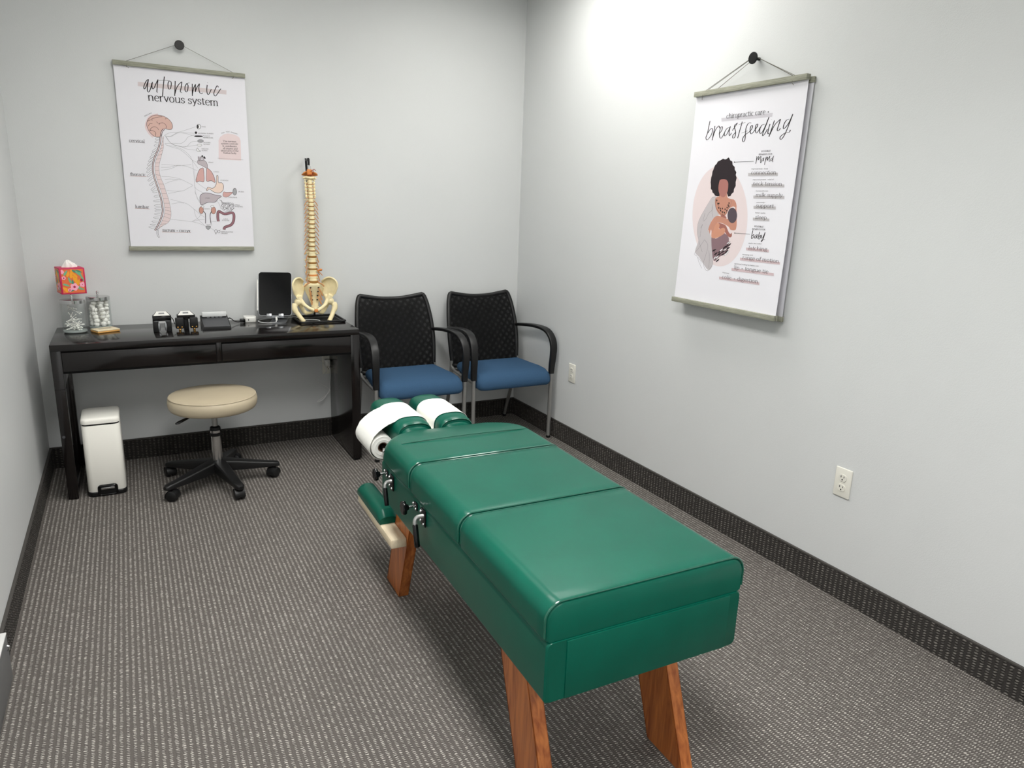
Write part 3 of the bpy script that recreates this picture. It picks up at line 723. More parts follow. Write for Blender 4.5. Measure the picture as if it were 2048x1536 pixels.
for s in (-1, 1):
    k = MB().box(*sorted((s*.0525, s*.0145)), -.058, -.022, .014, .068, .004).build('probe', 'black', d2)
    b = MB()
    for dx, z in ((-.0095, .022), (.0095, .022), (0, .0095)): b.sphere((s*.0335+dx, -.058, z), .0050, 8)
    b.cyl((s*.0335, -.052, .0), (s*.0335, -.052, .016), .006, n=12); b.build('contacts', 'brass', k)

ped = thing('foot_pedal', 'dark grey wedge-shaped pedal with clear block, right of the two black units', 'pedal', (.829, -.215, TZ))
b = MB(); b.rings([[(x, -.078, 0), (x, .078, 0), (x, .078, .052), (x, -.074, .012), (x, -.078, .008)] for x in (-.068, -.067, .067, .068)]); b.build('wedge_body', 'black', ped)
b = MB(); b.rings([[(x, -.074, .0125), (x, .040, .0425), (x, .040, .0445), (x, -.074, .0155)] for x in (-.063, .063)]); b.build('pedal_plate', 'gl', ped)
b = MB().box(-.060, .060, .030, .076, .050, .074, .003); o = b.build('clear_block', 'clear', ped)
b = MB(); [b.cyl((x, .035, .047), (x, .05, .053), .007, n=12) for x in (-.03, -.008, .012, .032)]; b.build('switch_posts', 'alu', ped)
cb = thing('black_cable', 'short black cable between the pedal and the white round charger', 'cable', (.9, -.15, TZ))
b = MB(); 
for dy in (0, .008): b.tube(spline([(-.003, .0+dy, .03), (.012, .005+dy, .032), (.035, .02+dy, .012), (.058, .03+dy, .006), (.082, .045+dy, .008)], 5), .0022, 8)
b.box(.066, .094, .038, .062, .001, .020, .004); b.build('lead', 'gloss', cb)
pk = thing('charger_puck', 'small white rounded charger box left of the tablet', 'charger', (1.020, -.080, TZ))
b = MB(); R = [[(x, y, z) for x, y in rrect(-.033*s, .033*s, -.032*s, .032*s, .016*s, 6)] for z, s in ((0, .94), (.003, .99), (.02, 1), (.027, .98), (.030, .90))]
b.rings(R).build('case', 'whitep', pk); MB().box(-.012, -.008, -.0335, -.031, .009, .018).build('port', 'blackgap', pk)

# tablet on its stand
tz = math.radians(-17); tilt = math.radians(19)
base_pt = (1.152, -.132, TZ)
st = thing('tablet_stand', 'silver metal tablet stand with two front lips near the spine model', 'tablet stand', base_pt, tz)
b = MB()
ring = lambda y, z, w: [(x, y, z) for x in ()]
prof = spline([(.015, -.055, .002), (.015, .02, .002), (.015, .065, .003), (.015, .074, .012), (.015, .066, .03), (.015, .045, .055), (.015, .035, .085)], 5)
b.tube(prof, [1]*len(prof), 12, flat=(.044, .0018, (0, 0, 1))); b.build('curved_base', 'alu', st)
RT = Matrix.Translation((0, -.012, .034)) @ Matrix.Rotation(-tilt, 4, 'X')   # tablet plane frame
MB().box(-.045, .045, .0075, .0105, -.008, .10, .001, mtx=RT).build('back_plate', 'alu', st)
for s in (-1, 1):
    x0 = s*.032-.013
    b = MB().box(x0, x0+.026, -.0075, .0105, -.0045, -.0015, .001, mtx=RT); b.box(x0, x0+.026, -.0095, -.0065, -.0045, .011, .0012, mtx=RT); b.build('front_lip', 'alu', st)
tab = thing('tablet', 'black-screened tablet standing upright on its silver stand', 'tablet', base_pt, tz)
def slab(y0, y1, ins, r): return [[tuple(RT @ Vector((x, y, z))) for x, z in rrect(-.0893+ins, .0893-ins, ins, .2476-ins, r, 8)] for y in (y0, y1)]
MB().rings(slab(-.0045, .006, 0, .018)).build('body', 'alu', tab)
MB().rings(slab(-.0052, -.0044, .0018, .0165)).build('screen', mat('tablet_glass', (4, 4, 6), .08, spec=.5), tab)
pen = thing('stylus_pen', 'white stylus clipped to the left edge of the tablet', 'stylus', base_pt, tz)
b = MB(); b.tube([tuple(RT @ Vector((-.0945, .0, z))) for z in (.030, .033, .19, .200, .206)], [.0038, .0044, .0044, .003, .0012], 12); b.build('barrel', 'whitep', pen)
b = MB(); b.tube([tuple(RT @ Vector((-.0945, .0, z))) for z in (.048, .050)], [.0046, .0046], 12); b.build('ring_band', 'alu', pen)
cb = thing('charging_cable', 'white cable looping on the desk below the tablet', 'cable', (1.152, -.132, TZ))
b = MB(); b.box(-.0055, .0055, -.026, -.016, .010, .031, .002); b.build('connector', 'whitep', cb)
b = MB(); b.tube(spline([(0, -.021, .012), (-.004, -.028, .004), (-.02, -.045, .0022), (-.05, -.042, .0022), (-.082, -.012, .0022), (-.090, .030, .0022), (-.070, .075, .0022), (-.03, .094, .0022), (.030, .094, .0022), (.070, .075, .004), (.098, .050, .014), (.112, .030, .018), (.130, .018, .012), (.155, .012, .003), (.195, .005, .0022), (.225, -.02, .0022), (.235, -.045, .0022)], 6), .0021, 8); b.build('lead', 'cable', cb)

# ================================================================== SPINE MODEL
stand = thing('display_stand', 'black wire stand with rectangular frame base holding the spine model', 'stand', (1.388, -.13, TZ))
b = MB()
b.tube([(x, y, .007) for x, y in rrect(-.125, .125, -.124, .112, .010, 4)], .0065, 10, closed=True); b.build('frame_base', 'blackm', stand)
b = MB(); b.tube(spline([(.004, .106, .008), (.004, .106, .2), (-.003, .106, .6), (-.013, .106, .868), (-.0135, .100, .880), (-.018, .05, .884), (-.022, .006, .884), (-.0235, -.002, .876), (-.024, -.004, .852)], 5), .0062, 10); b.build('pole', 'blackm', stand)

spine = thing('spine_model', 'life-size plastic model of a human spine and pelvis hanging on its stand', 'anatomical model', (1.368, -.135, 0))
# centre line of the column: depth follows the natural curves; x is straight
def cy_(z):
    t = (z-.99)/.55
    return .012*math.sin(t*2*PI*1.05+.3)
def vertebra(kind, z, h, w, d, tp, sp, parent):
    b = MB(); y = cy_(z)
    # body: waisted oval drum
    pr = [(.02, -h/2), (.46, -h/2), (.5, -h*.40), (.41, -h*.1), (.41, h*.1), (.5, h*.40), (.46, h/2), (.02, h/2)]
    b.rings([[(w*r*math.cos(k*2*PI/20), y+d*r*math.sin(k*2*PI/20), z+q) for k in range(20)] for r, q in pr])
    # arch, transverse and spinous processes, articular facets
    for s in (-1, 1):
        dz = -.004 if kind != 'T' else .001
        b.tube([(s*w*.30, y+d*.35, z+h*.1), (s*w*.42, y+d*.62, z+h*.12), (s*tp*.62, y+d*.72+.004, z+h*.05), (s*tp, y+d*.72+(.010 if kind == 'T' else .002), z+dz)], [h*.24, h*.26, h*.2, h*.17], 8)
        b.tube([(s*w*.42, y+d*.62, z+h*.12), (s*w*.25, y+d*.9, z+h*.05), (0, y+d*1.05, z-h*.1)], [h*.26, h*.24, h*.24], 8)
        b.tube([(s*w*.40, y+d*.72, z-h*.75), (s*w*.42, y+d*.70, z), (s*w*.38, y+d*.72, z+h*.7)], [h*.2, h*.24, h*.2], 8)
    if kind == 'C':
        for s in (-1, 1): b.tube([(s*.0215, y+d*.55, z-h*.62), (s*.0225, y+d*.42, z-h*.2), (s*.0255, y+d*.35, z+.001), (s*.0215, y+d*.45, z+h*.5)], [.0042, .0060, .0056, .0040], 8); b.tube([(s*w*.40, y-d*.1, z+h*.30), (s*w*.46, y, z+h*.62)], [.0030, .0018], 8)
    b.tube([(0, y+d*.95, z-h*.05), (0, y+d*1.15+sp*.4, z-h*(.35 if kind == 'T' else .15)), (0, y+d*1.1+sp, z-h*(.95 if kind == 'T' else .3))], [h*.26, h*.24, h*.22], 8)
    return b.build('vertebra', 'bone', parent, angle=60)
lev = []
zt = 1.522
for i in range(5): lev.append(('C', .0148, .0235+.001*i, .018, .028, .012))
for i in range(12): lev.append(('T', .0171+.0003*i, .029+.0008*i, .023+.0006*i, .030-.0004*i, .026))
for i in range(5): lev.append(('L', .0255, .043+.0012*i, .031, .038, .020))
z = 1.5165; discs = []
for i, (k, h, w, d, tp, sp) in enumerate(lev):
    gap = {'C': .0034, 'T': .0052, 'L': .0092}[k]; z -= h/2; vz = z
    o = vertebra(k, vz, h, w, d, tp, sp, spine); z -= h/2
    b = MB(); y = cy_(z)
    b.lathe([(.001, -gap/2), (.50, -gap/2), (.55, 0), (.50, gap/2), (.001, gap/2)], (0, y, z-gap/2), 20, w, d)
    for v in b.bm.verts: v.co.z = z-gap/2+(v.co.z-(z-gap/2))*1.15
    ds = b.build('intervertebral_disc', 'occ' if i == 20 else 'disc', spine)
    if i == 20: ds['label'] = 'reddish damaged disc'
    for s in (-1, 1):
        x0 = s*w*.42; zz = z+.002; ln = {'C': .006, 'T': .020, 'L': .026}[k]
        if k == 'C': P = [(x0, y+d*.4, zz), (s*(w*.5+.006), y+d*.35, zz-.002), (s*(w*.5+.010), y+d*.3, zz-.006)]
        elif k == 'T': P = [(x0, y+d*.45, zz+.002), (s*(w*.5+.006), y+d*.42, zz), (s*(w*.5+.014), y+d*.3, zz-.008), (s*(w*.5+.022), y+d*.2, zz-.024)]
        else: P = [(x0, y+d*.45, zz), (s*(w*.5+.005), y+d*.4, zz-.004), (s*(w*.5+.010), y+d*.3, zz-.020), (s*(w*.5+.015), y+d*.15, zz-.040)]
        MB().tube(spline(P, 4), .0024 if k != 'L' else .0027, 8).build('spinal_nerve', 'nerve', spine)
    z -= gap
zs = z
# atlas and axis
b = MB(); y = cy_(1.53)
b.tube([(.022*math.cos(a), y+.004+.018*math.sin(a), 1.5365+.002*math.cos(2*a)) for a in [k*2*PI/24 for k in range(24)]], .0065, 8, closed=True)
for s in (-1, 1): b.tube([(s*.018, y, 1.536), (s*.030, y+.002, 1.535), (s*.036, y+.004, 1.533)], [.008, .0055, .004], 8); b.sphere((s*.015, y-.002, 1.540), .0085, 8, 1, 1.1, .7)
b.build('atlas', 'bone', spine, angle=60)
b = MB(); b.lathe([(.001, -.009), (.0115, -.009), (.0125, -.004), (.010, .004), (.005, .009), (.0045, .018), (.001, .021)], (0, y, 1.5255), 20)
for s in (-1, 1): b.tube([(s*.006, y, 1.527), (s*.018, y+.004, 1.528), (s*.028, y+.006, 1.521)], [.006, .0065, .004], 8)
b.tube([(0, y+.012, 1.522), (0, y+.03, 1.517)], [.006, .005], 8); b.build('axis', 'bone', spine, angle=60)
# occiput plate, artery, hanging wire
b = MB(); NU, NV = 14, 8; V = []
for j in range(NV+1):
    row = []
    for i in range(NU+1):
        u = i/NU*2-1; v = j/NV; a = u*1.25
        row.append(b.bm.verts.new((.046*math.sin(a)*(1-.15*v), y+.030*math.cos(a)*(1-v*.25)-.012-.012*v, 1.546+.024*v*(1-.75*u*u)+.004*u*u)))
    V.append(row)
for j in range(NV):
    for i in range(NU): b._f([V[j][i], V[j][i+1], V[j+1][i+1], V[j+1][i]])
o = b.build('occipital_plate', 'occ', spine, angle=80)
md = o.modifiers.new('solid', 'SOLIDIFY'); md.thickness = .005; md.offset = 0
b = MB().box(-.016, .013, y-.016, y-.002, 1.549, 1.580, .005, 3, mtx=None); o.parent = spine; b.build('skull_base', 'occ', spine, angle=60)
b = MB(); b.tube(spline([(.010, y-.012, 1.553), (.015, y-.019, 1.562), (.016, y-.020, 1.575), (.014, y-.019, 1.578)], 4), .0016, 6); b.tube(spline([(.002, y-.018, 1.570), (.010, y-.020, 1.574), (.020, y-.020, 1.581), (.031, y-.019, 1.574)], 4), .0015, 6); b.tube(spline([(-.016, y-.015, 1.548), (-.004, y-.018, 1.552), (.010, y-.018, 1.551), (.017, y-.015, 1.547)], 4), .0016, 6)
b.build('artery', 'artery', spine)
MB().tube([(-.0075, y-.006, 1.575), (-.0075, y-.004, 1.592), (-.004, .0, 1.600), (.001, .0, 1.600), (.0065, y-.004, 1.592), (.0065, y-.006, 1.575)], .0009, 6).build('hanging_wire', 'chrome', spine)
# facet tumour-like herniation on the lumbar right side
b = MB().tube([(.022, 0, 1.030), (.034, -.004, 1.034), (.044, -.004, 1.036), (.049, -.003, 1.035)], [.004, .0055, .0075, .004], 10); b.tube([(.026, -.004, 1.028), (.038, -.004, 1.018), (.050, -.004, 1.004)], [.003, .002, .0018], 8); b.build('herniated_disc', 'occ', spine)
# sacrum and coccyx
zc = zs
b = MB(); R = []
for t, w, d, yy in ((0, .043, .016, 0), (.04, .052, .020, .001), (.12, .054, .021, .005), (.25, .050, .018, .010), (.42, .040, .014, .017), (.58, .030, .011, .021), (.72, .023, .009, .020), (.82, .018, .008, .016), (.84, .026, .006, .015), (.87, .014, .006, .012), (.93, .009, .005, .008), (1, .004, .003, .002)):
    R.append([(w*math.cos(k*2*PI/28)+.008*t, yy+d*math.sin(k*2*PI/28)*(1-.35*abs(math.cos(k*2*PI/28))), zc-.002-.165*t) for k in range(28)])
b.rings(R); sac = b.build('sacrum', 'bone', spine, angle=80)
b = MB()
for j in range(4):
    t = .17+.145*j; x = .0225-.0028*j
    for s in (-1, 1): b.sphere((s*x+.008*t, [-.008, .001, .008, .012][j]-.0045, zc-.165*t), .0050, 8, 1.1, .6, .8)
b.sphere((.002, -.0115, zc-.028), .0028, 8, 1, .6, 1); b.build('foramina', 'hole', sac)
for j in range(3):
    for s in (-1, 1):
        t = .19+.15*j; x = .0225-.0028*j
        P = [(s*x+.008*t, [-.011, -.004, .003][j], zc-.165*t), (s*(x+.006)+.008*t, [-.013, -.008, -.003][j], zc-.165*t-.010), (s*(x+.007)+.010, [-.012, -.008, -.004][j], zc-.165*t-.030), (s*(x+.011)+.012, [-.01, -.006, -.002][j], zc-.165*t-.045)]
        MB().tube(spline(P, 4), [.0028]*10, 8, flat=(1.5, .6, (0, 1, 0))).build('sacral_nerve', 'nerve', spine)
for s in (-1, 1): MB().tube(spline([(s*.022, -.012, zc+.002), (s*.040, -.014, zc-.006), (s*.056, -.012, zc-.022)], 4), .0036, 8, flat=(1, .5, (0, 1, 0))).build('sacral_nerve', 'nerve', spine)
MB().lathe([(.001, -.005), (.022, -.005), (.024, 0), (.022, .004), (.001, .004)], (0, -.002, zc+.001), 24, 1, .7).build('intervertebral_disc', 'disc', spine)
# hip bones: winged blade + ring of the acetabulum, pubis and ischium, melted together
def hip(s):
    b = MB()
    # blade outline (x outward, z up) with depth y: wide flare coming forward
    out = [(.052, -.010, .030), (.060, .012, .012), (.075, .026, -.002), (.092, .027, -.014), (.110, .018, -.026), (.122, .000, -.036), (.124, -.022, -.040), (.119, -.040, -.036), (.113, -.062, -.026), (.101, -.085, -.016), (.090, -.100, -.010)]
    inn = [(.049, -.034, .036), (.050, -.026, .035), (.052, -.022, .034), (.054, -.024, .033), (.055, -.032, .031), (.056, -.042, .029), (.057, -.052, .026), (.058, -.062, .022), (.060, -.074, .017), (.063, -.086, .011), (.066, -.096, .006)]
    out = spline(out, 3); inn = spline(inn, 3)
    V = []
    for th in (-.0035, .0035):
        g = []
        for j, (p, q) in enumerate(zip(out, inn)):
            row = []
            for i in range(7):
                f = i/6; x = p[0]+(q[0]-p[0])*f; z_ = p[1]+(q[1]-p[1])*f; y_ = p[2]+(q[2]-p[2])*f+.010*math.sin(f*PI)
                e = th*(1.7 if i == 0 else 1)
                row.append(b.bm.verts.new((s*x, y_+e, zc+z_)))
            g.append(row)
        V.append(g)
    for th in (0, 1):
        for j in range(len(out)-1):
            for i in range(6): b._f([V[th][j][i], V[th][j][i+1], V[th][j+1][i+1], V[th][j+1][i]])
    n = len(out)
    for j in range(n-1):
        b._f([V[0][j][0], V[1][j][0], V[1][j+1][0], V[0][j+1][0]]); b._f([V[0][j][6], V[1][j][6], V[1][j+1][6], V[0][j+1][6]])
    for i in range(6): b._f([V[0][0][i], V[1][0][i], V[1][0][i+1], V[0][0][i+1]]); b._f([V[0][n-1][i], V[1][n-1][i], V[1][n-1][i+1], V[0][n-1][i+1]])
    T = lambda P, r, n=12: b.tube([(s*x, y_, zc+z_) for x, z_, y_ in P], r, n)
    T(spline([(.052, .000, .030), (.060, .014, .012), (.075, .026, -.002), (.094, .027, -.016), (.110, .019, -.026), (.122, .002, -.036), (.124, -.018, -.040), (.119, -.040, -.036), (.112, -.065, -.026)], 3), .0055)   # crest
    T([(.048, -.020, .034), (.055, -.050, .034), (.068, -.075, .022), (.078, -.092, .008)], [.010, .010, .011, .014])       # to the sacral joint
    T([(.092, -.070, -.006), (.084, -.095, .000), (.078, -.112, .002)], [.012, .018, .018])      # acetabulum mass
    T([(.078, -.098, .000), (.058, -.125, -.016), (.036, -.142, -.026), (.018, -.150, -.030), (.012, -.158, -.030)], [.015, .0105, .0092, .0105, .009])     # upper pubic ramus
    T([(.078, -.115, .006), (.070, -.140, .016), (.058, -.162, .018), (.044, -.176, .012), (.026, -.172, -.008), (.012, -.160, -.028)], [.015, .012, .0125, .0115, .008, .0075])   # ischium loop
    o = b.build('hip_bone', 'bone', spine, angle=80)
    r = o.modifiers.new('melt', 'REMESH'); r.mode = 'VOXEL'; r.voxel_size = .0018; r.use_smooth_shade = True
    k = o.modifiers.new('smooth', 'SMOOTH'); k.factor = .6; k.iterations = 7
    b = MB(); T = lambda P, r, n=14: b.tube([(s*x, y_, zc+z_) for x, z_, y_ in P], r, n)
    b.sphere((s*.092, -.002, zc-.108), .0205, 10)
    T([(.092, -.110, -.002), (.104, -.122, -.006), (.114, -.134, -.010)], [.014, .0125, .014])
    T([(.114, -.114, -.008), (.117, -.130, -.010), (.115, -.148, -.012), (.110, -.164, -.014)], [.010, .0135, .0145, .0125])
    e = (.068, -.218, -.036) if s < 0 else (.072, -.218, -.040)
    T([(.113, -.140, -.010), (.104, -.165, -.016), (e[0]+.016, -.196, -.028), e], [.015, .0132, .0125, .0125])
    f = b.build('femur', 'bone', spine, angle=80)
    r = f.modifiers.new('melt', 'REMESH'); r.mode = 'VOXEL'; r.voxel_size = .0018; r.use_smooth_shade = True
    k = f.modifiers.new('smooth', 'SMOOTH'); k.factor = .6; k.iterations = 5
for s in (-1, 1): hip(s)
MB().box(-.008, .012, -.040, -.024, zc-.166, zc-.148, .004, 3).build('pubic_symphysis', 'occ', spine)

# ================================================================== LETTERING
def arc(cx, cy, rx, ry, a0, a1, n=10): return [(cx+rx*math.cos(math.radians(a0+(a1-a0)*i/n)), cy+ry*math.sin(math.radians(a0+(a1-a0)*i/n))) for i in range(n+1)]
def sl(x, y, w=.15): return [(x-w, y), (x+w, y)]
G = {  # serif lower case drawn with a broad pen: (advance, strokes)
 'a': (.68, [arc(.30, .70, .20, .28, 150, 0, 7)+[(.50, .15), (.60, .02), (.68, .06)], arc(.32, .28, .22, .30, 90, 300, 9)]),
 'b': (.76, [[(.14, 1.5), (.14, .0)], arc(.38, .48, .26, .50, 150, -150, 14), [(.02, 1.47), (.14, 1.5)]]),
 'c': (.64, [arc(.36, .48, .27, .50, 50, 310, 14)]),
 'd': (.76, [[(.60, 1.5), (.60, .0)], arc(.36, .48, .26, .50, 30, 330, 14), [(.48, 1.47), (.60, 1.5)], [(.60, 0), (.72, .02)]]),
 'e': (.66, [[(.10, .54), (.60, .54)], arc(.36, .48, .27, .50, 10, 315, 15)]),
 'f': (.46, [[(.58, 1.40), (.46, 1.5), (.30, 1.42), (.24, 1.2), (.24, 0)], sl(.24, 0), [(.08, .97), (.46, .97)]]),
 'g': (.68, [arc(.32, .68, .20, .29, 0, 360, 14), [(.18, .45), (.10, .30), (.22, .18), (.48, .14), (.60, .0), (.58, -.2), (.36, -.38), (.10, -.28), (.06, -.08), (.2, .12)], [(.46, .88), (.66, .98)]]),
 'h': (.78, [[(.14, 1.5), (.14, 0)], [(.14, .70), (.28, .94), (.44, .98), (.58, .86), (.62, .62), (.62, 0)], sl(.14, 0, .11), sl(.62, 0, .11), [(.02, 1.47), (.14, 1.5)]]),
 'i': (.36, [[(.17, .97), (.17, 0)], sl(.17, 0, .13), [(.05, .95), (.17, .97)], [(.17, 1.36), (.17, 1.24)]]),
 'k': (.74, [[(.14, 1.5), (.14, 0)], [(.56, .97), (.16, .42)], [(.28, .56), (.60, .02)], sl(.14, 0, .11), sl(.60, 0, .11), sl(.54, .97, .1), [(.02, 1.47), (.14, 1.5)]]),
 'l': (.34, [[(.17, 1.5), (.17, 0)], sl(.17, 0, .13), [(.05, 1.47), (.17, 1.5)]]),
 'm': (1.16, [[(.14, .97), (.14, 0)], [(.14, .70), (.26, .94), (.40, .98), (.52, .84), (.55, .6), (.55, 0)], [(.55, .70), (.68, .94), (.82, .98), (.94, .84), (.97, .6), (.97, 0)], sl(.14, 0, .11), sl(.55, 0, .11), sl(.97, 0, .11), [(.03, .95), (.14, .97)]]),
 'n': (.78, [[(.14, .97), (.14, 0)], [(.14, .70), (.28, .94), (.44, .98), (.58, .86), (.62, .62), (.62, 0)], sl(.14, 0, .11), sl(.62, 0, .11), [(.03, .95), (.14, .97)]]),
 'o': (.72, [arc(.35, .48, .27, .50, 0, 360, 18)]),
 'p': (.76, [[(.14, .97), (.14, -.45)], arc(.38, .48, .26, .50, 150, -150, 14), sl(.14, -.45, .12), [(.03, .95), (.14, .97)]]),
 'r': (.56, [[(.14, .97), (.14, 0)], [(.14, .62), (.24, .88), (.38, .98), (.50, .92)], sl(.14, 0, .12), [(.03, .95), (.14, .97)]]),
 's': (.56, [[(.48, .74), (.40, .94), (.24, .98), (.10, .82), (.14, .60), (.40, .42), (.46, .20), (.32, 0), (.14, .02), (.06, .24)]]),
 't': (.46, [[(.20, 1.30), (.20, .16), (.30, .0), (.44, .10)], [(.04, .97), (.42, .97)]]),
 'u': (.78, [[(.14, .97), (.14, .30), (.22, .04), (.40, .0), (.56, .18), (.62, .30)], [(.62, .97), (.62, 0)], [(.02, .97), (.14, .97)], [(.50, .97), (.62, .97)], [(.62, 0), (.74, .02)]]),
 'v': (.68, [[(.08, .97), (.34, 0)], [(.34, 0), (.60, .97)], sl(.10, .97, .11), sl(.58, .97, .09)]),
 'x': (.68, [[(.10, .97), (.56, 0)], [(.56, .97), (.10, 0)], sl(.12, .97, .1), sl(.56, .97, .09), sl(.12, 0, .09), sl(.56, 0, .1)]),
 'y': (.68, [[(.08, .97), (.34, .04)], [(.60, .97), (.34, .04), (.22, -.32), (.06, -.38)], sl(.10, .97, .11), sl(.58, .97, .09)]),
 'T': (1.0, [[(.06, 1.2), (.06, 1.4), (.94, 1.4), (.94, 1.2)], [(.50, 1.4), (.50, 0)], sl(.5, 0, .15)]),
 '+': (.66, [[(.10, .50), (.56, .50)], [(.33, .74), (.33, .26)]]),
 '&': (.95, [[(.80, .7), (.6, .2), (.3, 0), (.08, .2), (.2, .55), (.5, .9), (.5, 1.25), (.34, 1.38), (.2, 1.2), (.35, .8), (.85, 0)]]),
 ' ': (.36, []), '-': (.5, [[(.1, .45), (.4, .45)]]),
}
def ribbon(P, w, mode=0):
    """flat stroke as a list of quads; mode 1 = pen: thick on down strokes, thin across"""
    P = [Vector(p) for p in P]; n = len(P); L_ = []; R_ = []
    for i in range(n):
        t = P[min(i+1, n-1)]-P[max(i-1, 0)]
        if t.length < 1e-7: t = Vector((1, 0))
        t.normalize(); nn = Vector((-t.y, t.x)); ww = w if not mode else w*(.30+.70*abs(t.y)**1.2) if mode == 1 else w*(.42+.58*abs(t.y)**1.4)
        L_.append(P[i]+nn*ww/2); R_.append(P[i]-nn*ww/2)
    return [[L_[i], R_[i], R_[i+1], L_[i+1]] for i in range(n-1)]
def serif_polys(txt, u0, v0, u1, v1, xh):
    tot = sum(G[c][0] for c in txt)-.06; sx = math.hypot(u1-u0, v1-v0)/tot; ang = math.atan2(v1-v0, u1-u0); ca, sa = math.cos(ang), math.sin(ang)
    out = []; x = 0
    for c in txt:
        adv, st = G[c]
        for P in st:
            if len(P) > 2: P = spline(P, 3)
            Q = []
            for p, q in P: X, Y = (x+p)*sx, q*xh; Q.append((u0+X*ca-Y*sa, v0+X*sa+Y*ca))
            ws = xh*.165
            out += ribbon(Q, ws, 2)
        x += adv
    return out
_tc = {}
def sans_polys(txt, u0, v0, u1, v1, xh):
    if txt not in _tc:
        cu = bpy.data.curves.new('t', 'FONT'); cu.body = txt; cu.resolution_u = 2; ob = bpy.data.objects.new('t', cu); C.objects.link(ob)
        dg = bpy.context.evaluated_depsgraph_get(); me = ob.evaluated_get(dg).to_mesh()
        _tc[txt] = [[(me.vertices[i].co.x, me.vertices[i].co.y) for i in p.vertices] for p in me.polygons]
        ob.evaluated_get(dg).to_mesh_clear(); bpy.data.objects.remove(ob); bpy.data.curves.remove(cu)
    P = _tc[txt]; xs = [p[0] for q in P for p in q]; x0, x1 = min(xs), max(xs); hcap = .7 if txt.upper() == txt else .52
    sx = math.hypot(u1-u0, v1-v0)/(x1-x0); sy = xh/hcap; ang = math.atan2(v1-v0, u1-u0); ca, sa = math.cos(ang), math.sin(ang)
    return [[(u0+(x-x0)*sx*ca-y*sy*sa, v0+(x-x0)*sx*sa+y*sy*ca) for x, y in q] for q in P]
PAL = {'ink': (34, 29, 32), 'ink2': (80, 76, 80), 'grey': (120, 116, 120), 'bar': (212, 200, 202), 'bar2': (188, 184, 186), 'bar3': (205, 184, 188), 'nerve2': (200, 197, 204), 'nerve': (164, 164, 168), 'pink': (226, 204, 206), 'brain': (214, 178, 168), 'blush': (226, 208, 209), 'white': (232, 231, 233), 'mauve': (188, 178, 184), 'lung': (208, 166, 162), 'stom': (234, 212, 200), 'colon': (150, 108, 116), 'kid': (198, 150, 137), 'blob': (222, 208, 209), 'veil': (188, 182, 185), 'skin': (190, 136, 117), 'face': (168, 113, 106), 'arm': (200, 143, 119), 'body': (158, 103, 94), 'hair': (44, 36, 40), 'skirt': (134, 108, 114), 'babyhead': (84, 74, 82), 'line': (112, 106, 110)}
for k, c in PAL.items(): M['pr_'+k] = mat('print_'+k, c, .6, spec=.25)
def poster(name, label, art, F, ul, ur, vt, base, rail_boxes, cord_pts, bend):
    t = thing(name, label, 'poster', base)
    B0 = Vector(base)
    keys = list(PAL); mats = ['sheet']+['pr_'+k for k in keys]
    b = MB(); NU, NV = 2, 24; g = []
    for side in (0, 1):
        gg = []
        for j in range(NV+1):
            v = vt*j/NV; row = []
            for i in range(NU+1):
                u = ul(v)+(ur(v)-ul(v))*i/NU
                row.append(b.bm.verts.new(Vector(F(u, v, 0 if side else -.0004))-B0))
            gg.append(row)
        g.append(gg)
    for side in (0, 1):
        for j in range(NV):
            for i in range(NU): b._f([g[side][j][i], g[side][j][i+1], g[side][j+1][i+1], g[side][j+1][i]])
    lvl = 0; last = None
    def tri(poly, d, mi):
        b.mi = mi
        vs = [b.bm.verts.new(Vector(F(p[0]/1000, p[1]/1000, d))-B0) for p in poly]
        b._f(vs)
    def fill(poly, d, mi):
        # large shapes are cut in horizontal strips so that they follow the curl of the sheet
        vs = [Vector((p[0], p[1], 0)) for p in poly]
        tb_ = bmesh.new(); fv = [tb_.verts.new(v) for v in vs]; f = tb_.faces.new(fv); f.normal_update()
        bmesh.ops.triangulate(tb_, faces=[f])
        lo, hi = min(v.y for v in vs), max(v.y for v in vs); y = math.ceil(lo/40)*40+.01
        while y < hi:
            bmesh.ops.bisect_plane(tb_, geom=tb_.verts[:]+tb_.edges[:]+tb_.faces[:], plane_co=(0, y, 0), plane_no=(0, 1, 0)); y += 40
        for f in tb_.faces: tri([(v.co.x, v.co.y) for v in f.verts], d, mi)
        tb_.free()
    for e in art:
        k = e[0]; cid = e[2] if k == 't' else e[1]; mi = 1+keys.index(cid)
        if k == 't': d = .0014
        else:
            if k == 'p' or cid != last: lvl += 1
            last = cid if k == 's' else None
            d = .0002+.000010*lvl
        if k == 's':
            P = e[4]; P = spline(P, 5) if 2 < len(P) < 60 else P
            for q in ribbon(P, e[2]*(1.75 if e[3] else 1.7 if e[2] < 1 and cid == 'ink' else 1.2), e[3]): tri(q, d, mi)
        elif k == 'p':
            P = e[4]; P = spline(P, 4, True) if e[3] else P
            fill(P, d, mi)
            if e[2]:
                for q in ribbon(list(P)+[P[0]], e[2]*1.35): tri(q, d+.000004, 1)
        else:
            fn = serif_polys if e[1] == 'serif' else sans_polys
            for q in fn(e[3], *e[4:9]): tri(q, d, mi)
    b.build('printed_sheet', mats, t, smooth=False)
    for bx in rail_boxes: MB().box(*[bx[i]-B0[i//2] for i in range(6)], .0012).build('wooden_rail', 'rail', t)
    for P in cord_pts: 
        b = MB(); [b.tube([Vector(p)-B0 for p in q], .0011, 6) for q in P]; b.build('hanging_cord', 'cord', t)
    return t
